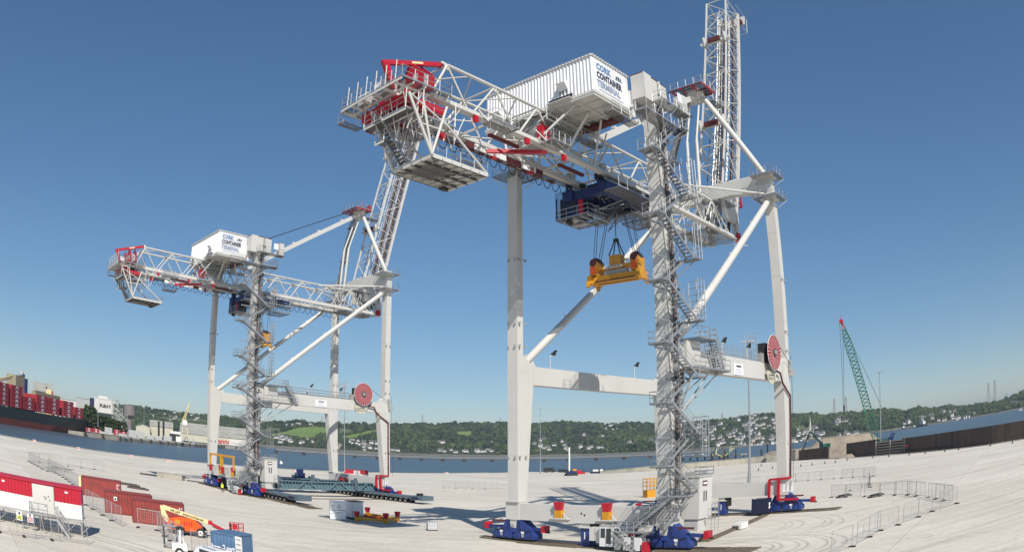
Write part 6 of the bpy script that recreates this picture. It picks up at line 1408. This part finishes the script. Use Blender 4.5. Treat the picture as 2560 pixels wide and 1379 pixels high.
# stacked fence parts at far left
m=MB()
for k in range(10): m.beam((k*.5-2.5,-1.5,.2+.12*(k%3)),(k*.5-1.5,2.2,.5+.1*(k%2)),.08,.08,'grating')
for k in range(16): m.tube((-3+k*.35,-2.5+k*.1,.1),(-2.6+k*.35,-2.2+k*.1,1.9-.05*k),.03,'galv',4)
tag(m.build('fence_pile',None,G(145,1175),.3),'tangled pile of grey fence parts by the far left fence','fence pile')
for k,(x,y,l_,w_,lab) in enumerate(((318,1212,5,.7,'dark steel strip on the ground behind the farthest red container'),(345,1222,4,.6,'second dark steel strip behind the middle red container'))):
    m=MB(); m.box(-l_/2,l_/2,-w_/2,w_/2,0,.3,'rust'); m.box(-l_/2+.4,l_/2-.5,-w_/3,w_/3,.3,.42,'rubber'); tag(m.build('steel_strip',None,G(x,y),.2),lab,'steel strip')
p=G(427,1196); m=MB(); m.box(-3.2,3.2,-1,1,.02,1.1,'wall_concrete'); m.box(-3.3,3.3,-1.05,1.05,1.1,1.18,'wall_concrete'); tag(m.build('concrete_block',None,p,.1),'long pale concrete block between the containers and the farther crane','block')
m=MB(); m.prism([(-5,-.9,0),(2.5,-.6,0),(2.5,.6,0),(-2.5,.6,0)],(0,0,.3),'rubber'); m.box(7,13,-.3,.3,0,.2,'rubber'); tag(m.build('rubber_mat',None,G(400,1191),.1),'flat dark mat on the yard left of the farther crane','mat')
# white boxes and yellow/red transport frame
p=G(826,1298); rz=.30; T=thing('generator','white two-tier generator box with small black signs','generator',p,rz); m=MB(); m.box(0,2.15,0,1.7,.1,1.35,'plastic_white'); m.box(0,2.15,0,1.7,1.42,2.62,'plastic_white'); m.box(.1,2.05,.1,1.6,0,.1,'grating'); m.box(.02,2.13,.02,1.68,1.35,1.42,'grating'); m.build('body',T); m=MB()
for x,z in ((.35,2.0),(1.0,1.75),(1.3,1.75),(.95,.85),(.1,.8),(1.2,2.0)): m.box(x,x+.16,-.02,0,z,z+.12,'black_ink')
m.box(.7,1.6,-.02,0,1.05,1.1,'black_ink'); m.box(.9,1.7,-.02,0,1.52,1.56,'steel_grey'); m.box(1.1,1.12,-.02,0,1.85,2.3,'black_ink'); m.build('door_sign',T)
p=G(872,1300); T=thing('steel_cabinet','taller white cabinet with black base right of the generator box','cabinet',p+Vector((.2,1.6,0)),.75); m=MB(); m.box(0,1.75,0,1.9,.3,2.55,'plastic_white'); m.box(.02,1.73,.02,1.88,.0,.3,'cable_black'); m.box(-.03,.0,.0,.12,.3,2.55,'steel_grey'); m.build('body',T); m=MB(); m.box(-.1,1.85,-.2,2.0,2.55,2.63,'cable_black'); m.box(1.75,1.9,.9,1.0,.3,2.55,'cabin_white'); m.build('lid',T)
pts=[G(892,1303),G(919,1291),G(965,1308),G(994,1303)]
c_=(pts[0]+pts[1]+pts[2]+pts[3])/4
T=thing('lifting_frame','yellow lifting frame with four red stools standing on the ground near the white boxes','frame',c_,0); m=MB(); q=[p_-c_ for p_ in pts]
for i,j_ in ((0,1),(0,2),(1,3),(2,3)): m.beam(q[i]+Vector((0,0,.45)),q[j_]+Vector((0,0,.45)),.3,.35,'yellow_paint')
m.beam(q[0].lerp(q[1],.5)+Vector((0,0,.5)),q[2].lerp(q[3],.5)+Vector((0,0,.5)),.3,.3,'orange_paint'); m.build('frame',T)
for v in q: m=MB(); m.tube(v,v+Vector((0,0,.7)),.3,'yellow_paint',8); m.tube(v+Vector((0,0,.6)),v+Vector((0,0,1.45)),.25,'red_paint',8,.45); m.build('stool',T)
p=G(1080,1325); T=thing('cage_tank','white tank in a grey wire cage on a pallet, alone on the yard','tank',p,.3); m=MB(); m.box(-.55,.55,-.45,.45,.18,1.05,'plastic_white'); m.build('tank',T); m=MB()
for k in range(7):
    x=-.6+.2*k
    for y in (-.5,.5): m.tube((x,y,.15),(x,y,1.15),.02,'steel_grey',4)
for k in range(6):
    z=.2+.19*k
    for y in (-.5,.5): m.tube((-.6,y,z),(.6,y,z),.02,'steel_grey',4)
    for x in (-.6,.6): m.tube((x,-.5,z),(x,.5,z),.02,'steel_grey',4)
m.build('cage',T); m=MB(); m.box(-.6,.6,-.5,.5,0,.15,'grating'); m.build('pallet',T)
# yellow work basket right
p=D(1630,1240,math.hypot(*G(1630,1241).xy)); p.z=0; T=thing('work_basket','yellow man basket standing on the yard left of the stair leg','basket',p,.3); m=MB(); a,b_,h=1.6,1.0,2.1
m.box(-a,a,-b_,b_,0,1.5,'yellow_paint'); m.build('base',T); m=MB()
for x in np.linspace(-a,a,5):
    for y in (-b_,b_): m.tube((x,y,1.4),(x,y,3.9),.07,'yellow_paint',5)
for z in (2.4,3.2,3.9):
    for y in (-b_,b_): m.tube((-a,y,z),(a,y,z),.07,'yellow_paint',5)
    for x in (-a,a): m.tube((x,-b_,z),(x,b_,z),.07,'yellow_paint',5)
m.build('guard_rail',T)
# steel track plates under the bogies
def plates(c,u,v0,v1,lab,seed):
    r_=random.Random(seed); m=MB(True); v=v0
    while v<v1:
        l_=r_.uniform(2.5,4.5); o=r_.uniform(-.35,.35)
        for s in (-1.0,-.35,.35,1.0): m.box(u+s+o-.28,u+s+o+.28,v,v+l_-.08,.004,.10+.05*r_.random(),'timber')
        v+=l_*.93
    T=thing('track_plates',lab,'track mats',c['loc'],c['rz'],'mats under the crane wheels'); m.build('mats',T); m=MB(True); m.box(u-.08,u+.08,v0+.3,v1-.3,.14,.22,'rust'); m.build('rail',T)
plates(C2,0,-4.8,25.5,'dark timber mats under the landside wheels of the nearer crane',1); plates(C2,U1,-3,25.5,'dark timber mats under the waterside wheels of the nearer crane',2)
plates(C1,0,-5.5,24,'dark timber mats under the landside wheels of the farther crane',3); plates(C1,U1,-3,24,'dark timber mats under the waterside wheels of the farther crane',4)
plates(C1,1.2,24,39,'thin strip of mats running on right of the first grey transporter',5)
m=MB(True); m.box(8,29,20.6,20.9,.02,.14,'rust'); o=m.build('rail_bar',None,C1['loc'],C1['rz']); tag(o,'straight dark steel bar lying on the yard between the grey transporters','bar')
# self-propelled transporters and carrying beams under the farther crane
def spmt(u,v0,v1,lab,pack):
    T=thing('transporter',lab,'transporter',C1['loc'],C1['rz'],'grey modular transporters'); m=MB(True); m.box(u-1.25,u+1.25,v0,v1-3.6,.95,1.35,'spmt_grey'); m.box(u-1.35,u+1.35,v1-3.6,v1,.7,1.55,'spmt_grey'); m.box(u-1.2,u+1.2,v1-.9,v1-.1,.8,1.45,'cable_black')
    if pack: m.box(u-.6,u+.4,v1-2.6,v1-1.8,1.55,2.0,'cable_black')
    m.box(u-1.37,u-1.35,v1-3.2,v1-1.2,.85,1.3,'navy_ink'); m.box(u+1.25,u+1.3,v0,v1-3.6,1.0,1.3,'steel_grey'); m.build('deck',T)
    n=int((v1-3.9-v0)/1.45); 
    for k in range(n):
        v=v0+.8+1.45*k; m=MB(True)
        for s in (-.8,.8):
            m.tube((u+s-.3,v,.4),(u+s+.3,v,.4),.4,'rubber',12); m.tube((u+s-.31,v,.4),(u+s+.31,v,.4),.2,'steel_grey',10); m.beam((u+s,v,.45),(u+s,v+.35,.95),.2,.2,'steel_grey')
        m.build('wheel_set',T)
spmt(2.6,-4.5,33.4,'grey many-wheeled transporter nearer the camera under the farther crane',False); spmt(29.0,3.0,33.8,'grey many-wheeled transporter under the waterside legs of the farther crane',True)
def cbeam(v,u0,u1,lab):
    T=thing('carrying_beam',lab,'beam',C1['loc'],C1['rz'],'blue-grey carrying beams'); m=MB(True); c='beam_bluegrey'; m.box(u0,u1,v-.12,v+.12,1.5,2.95,c); m.box(u0,u1,v-.6,v+.6,2.9,3.05,c); m.box(u0,u1,v-.6,v+.6,1.42,1.55,c); u=u0+.3
    while u<u1: m.box(u,u+.09,v+.1,v+.5,1.55,2.9,c); u+=.75
    u=u0+3
    while u<u1-3: m.beam((u,v+.55,1.6),(u+1.6,v+.55,2.85),.1,.22,c); m.beam((u+4.6,v+.55,1.6),(u+3.0,v+.55,2.85),.1,.22,c); u+=7.5
    m.build('girder',T); m=MB(True)
    for x in (u0+5.5,u1-6.5): m.box(x,x+1.0,v-.5,v+.7,3.05,3.6,'spmt_grey'); m.box(x+.3,x+.8,v+.3,v+.8,1.6,4.0,'spmt_grey')
    m.build('bracket',T)
cbeam(15.2,1.2,31.5,'front blue-grey ribbed carrying beam under the farther crane'); cbeam(6.0,1.2,27,'middle blue-grey ribbed carrying beam under the farther crane'); cbeam(2.4,1.2,25,'rear blue-grey ribbed carrying beam under the farther crane')
m=MB(True); m.box(19.5,21.3,1.6,3.0,3.06,4.1,'trolley_blue'); m.box(19.8,21.0,1.8,2.8,4.1,4.9,'trolley_blue'); o=m.build('hydraulic_jack',None,C1['loc'],C1['rz']); tag(o,'dark blue stepped hydraulic unit on the rear carrying beam','hydraulic unit')
m=MB(True); rr_=random.Random(3)
for k in range(16): x,v,z=rr_.uniform(28,30.6),rr_.uniform(4.8,6.6),rr_.uniform(3,3.9); m.box(x,x+.5,v,v+.5,z,z+.45,rr_.choice(('dark_red','red_paint','grating')))
o=m.build('winch_unit',None,Vector(C1['loc'])+Vector((0,0,-.7)),C1['rz']); tag(o,'dark red heap of machinery by the middle leg of the farther crane','machinery')
for k,v in enumerate((3.2,9.2)):
    T=thing('portal_frame',('left','right')[k]+' yellow portal frame standing on the landside sill of the farther crane','frame',C1['loc'],C1['rz'],'yellow portal frames'); m=MB(True); w_=5.2
    for s in (0,w_): m.beam((-1.7,v+s,4.2),(-1.7,v+s,6.8),.28,.28,'yellow_paint',(1,0,0))
    m.beam((-1.7,v-.15,6.8),(-1.7,v+w_+.15,6.8),.36,.4,'yellow_paint'); m.build('frame',T); m=MB(True)
    for s in (0,): m.prism([(-1.9,v+s-.25,3.4),(-1.9,v+s+.25,3.4),(-1.9,v+s+.45,4.6),(-1.9,v+s-.45,4.6)],(.4,0,0),'red_paint')
    m.build('foot',T)
# panels leaning under the waterside sill of the nearer crane
T=thing('power_pack','dark navy power unit with a white S mark by the waterside bogie','power pack',C2['loc'],C2['rz']); m=MB(True); m.box(U1-2.6,U1-1.1,V1-3.4,V1-1.3,.3,2.3,'navy_ink'); bd=m.build('body',T); m=MB(True); m.box(U1-2.7,U1-2.6,V1-3.6,V1-3.4,.3,2.4,'navy_ink'); m.build('frame',T)
o=text('S',1.1,'white_ink',bd,(U1-1.9,-(V1-1.27),.95),(R(90),0,0),.05,.01,align='CENTER'); 
m=MB(True); m.box(14.5,16.4,V1+.2,V1+1.2,.1,.8,'cabin_white'); m.box(14.3,14.8,V1+.1,V1+.9,.1,.5,'grating'); tag(m.build('tool_box',None,C2['loc'],C2['rz']),'small white box on the mats between jack column and power unit','box')
m=MB(True); m.beam((8,V1+1.0,.12),(28,V1-1.5,.12),.8,.18,'timber'); m.box(5.5,7.5,V1+.5,V1+1.6,.02,.4,'timber'); tag(m.build('timber_baulk',None,C2['loc'],C2['rz']),'dark baulks stacked at the foot of the electrical room','timber')
# person in a yellow vest beside the farther crane
def person(p,rz,lab):
    T=thing('person',lab,'person',p,rz); m=MB()
    me=bpy.data.meshes.new('body'); V_=[(0,0,.95),(0,0,1.2),(0,0,1.42),(0,0,1.53),(0,0,1.66),(.11,0,.9),(.12,.02,.5),(.13,0,.08),(.13,-.12,.04),(-.11,0,.9),(-.12,-.05,.5),(-.13,.02,.08),(-.13,-.1,.04),(.2,0,1.4),(.26,.02,1.12),(.25,-.1,.88),(-.2,0,1.4),(-.26,.02,1.12),(-.24,-.08,.88)]
    E_=[(0,1),(1,2),(2,3),(3,4),(0,5),(5,6),(6,7),(7,8),(0,9),(9,10),(10,11),(11,12),(2,13),(13,14),(14,15),(2,16),(16,17),(17,18)]
    Rr=[.15,.16,.15,.06,.11,.1,.075,.055,.05,.1,.075,.055,.05,.07,.05,.04,.07,.05,.04]
    me.from_pydata(V_,E_,[]); o=bpy.data.objects.new('body',me); SC.collection.objects.link(o); o.parent=T; md=o.modifiers.new('skin','SKIN'); 
    for i,sv in enumerate(me.skin_vertices[0].data if me.skin_vertices else []): sv.radius=(Rr[i],Rr[i])
    if not me.skin_vertices:
        pass
    me.materials.append(MT['trousers']); s_=o.modifiers.new('sub','SUBSURF'); s_.levels=1; s_.render_levels=1
    m.hexa([(-.22,-.15,.85),(.22,-.15,.85),(.22,.15,.85),(-.22,.15,.85),(-.25,-.16,1.48),(.25,-.16,1.48),(.25,.16,1.48),(-.25,.16,1.48)],'hi_vis'); m.build('vest',T)
    m=MB(); m.sphere((0,0,1.68),.125,'cabin_white',10,6,(1,1.15,.8)); m.build('helmet',T); return T
person(Vector((G(556,1229).x,G(556,1229).y,0)),.5,'person in a pale vest and dark trousers beside the mats of the farther crane')
# ------------------------------------------------------------------ thin sea haze over the whole place
m=bpy.data.materials.new('haze_air'); m.use_nodes=True; t=m.node_tree; t.nodes.clear(); o_=t.nodes.new('ShaderNodeOutputMaterial'); v_=t.nodes.new('ShaderNodeVolumePrincipled')
v_.inputs['Color'].default_value=(.80,.90,1,1); v_.inputs['Density'].default_value=.00009; v_.inputs['Anisotropy'].default_value=.3; t.links.new(v_.outputs[0],o_.inputs['Volume']); MT['haze_air']=m
m=MB(); m.box(-9500,9500,-3500,9500,-15.5,190,'haze_air'); tag(m.build('haze'),kind='stuff')

# ------------------------------------------------------------------ labels that still coincide get their place in the row, counted from the left
ORD='first second third fourth fifth sixth seventh eighth ninth tenth eleventh twelfth thirteenth fourteenth fifteenth sixteenth'.split()
by={}
for o in SC.collection.objects:
    if o.parent is None and o.get('label') and o.get('category') in ('house','fence'): by.setdefault(o['label'],[]).append(o)
for l,os_ in by.items():
    if len(os_)>1 and len(l.replace(',',' ').split())+3<=16:
        os_.sort(key=lambda o:math.atan2(o.location.x,o.location.y))
        for k,o in enumerate(os_): o['label']=l+', '+(ORD[k] if k<16 else str(k+1)+'th')+' from left'
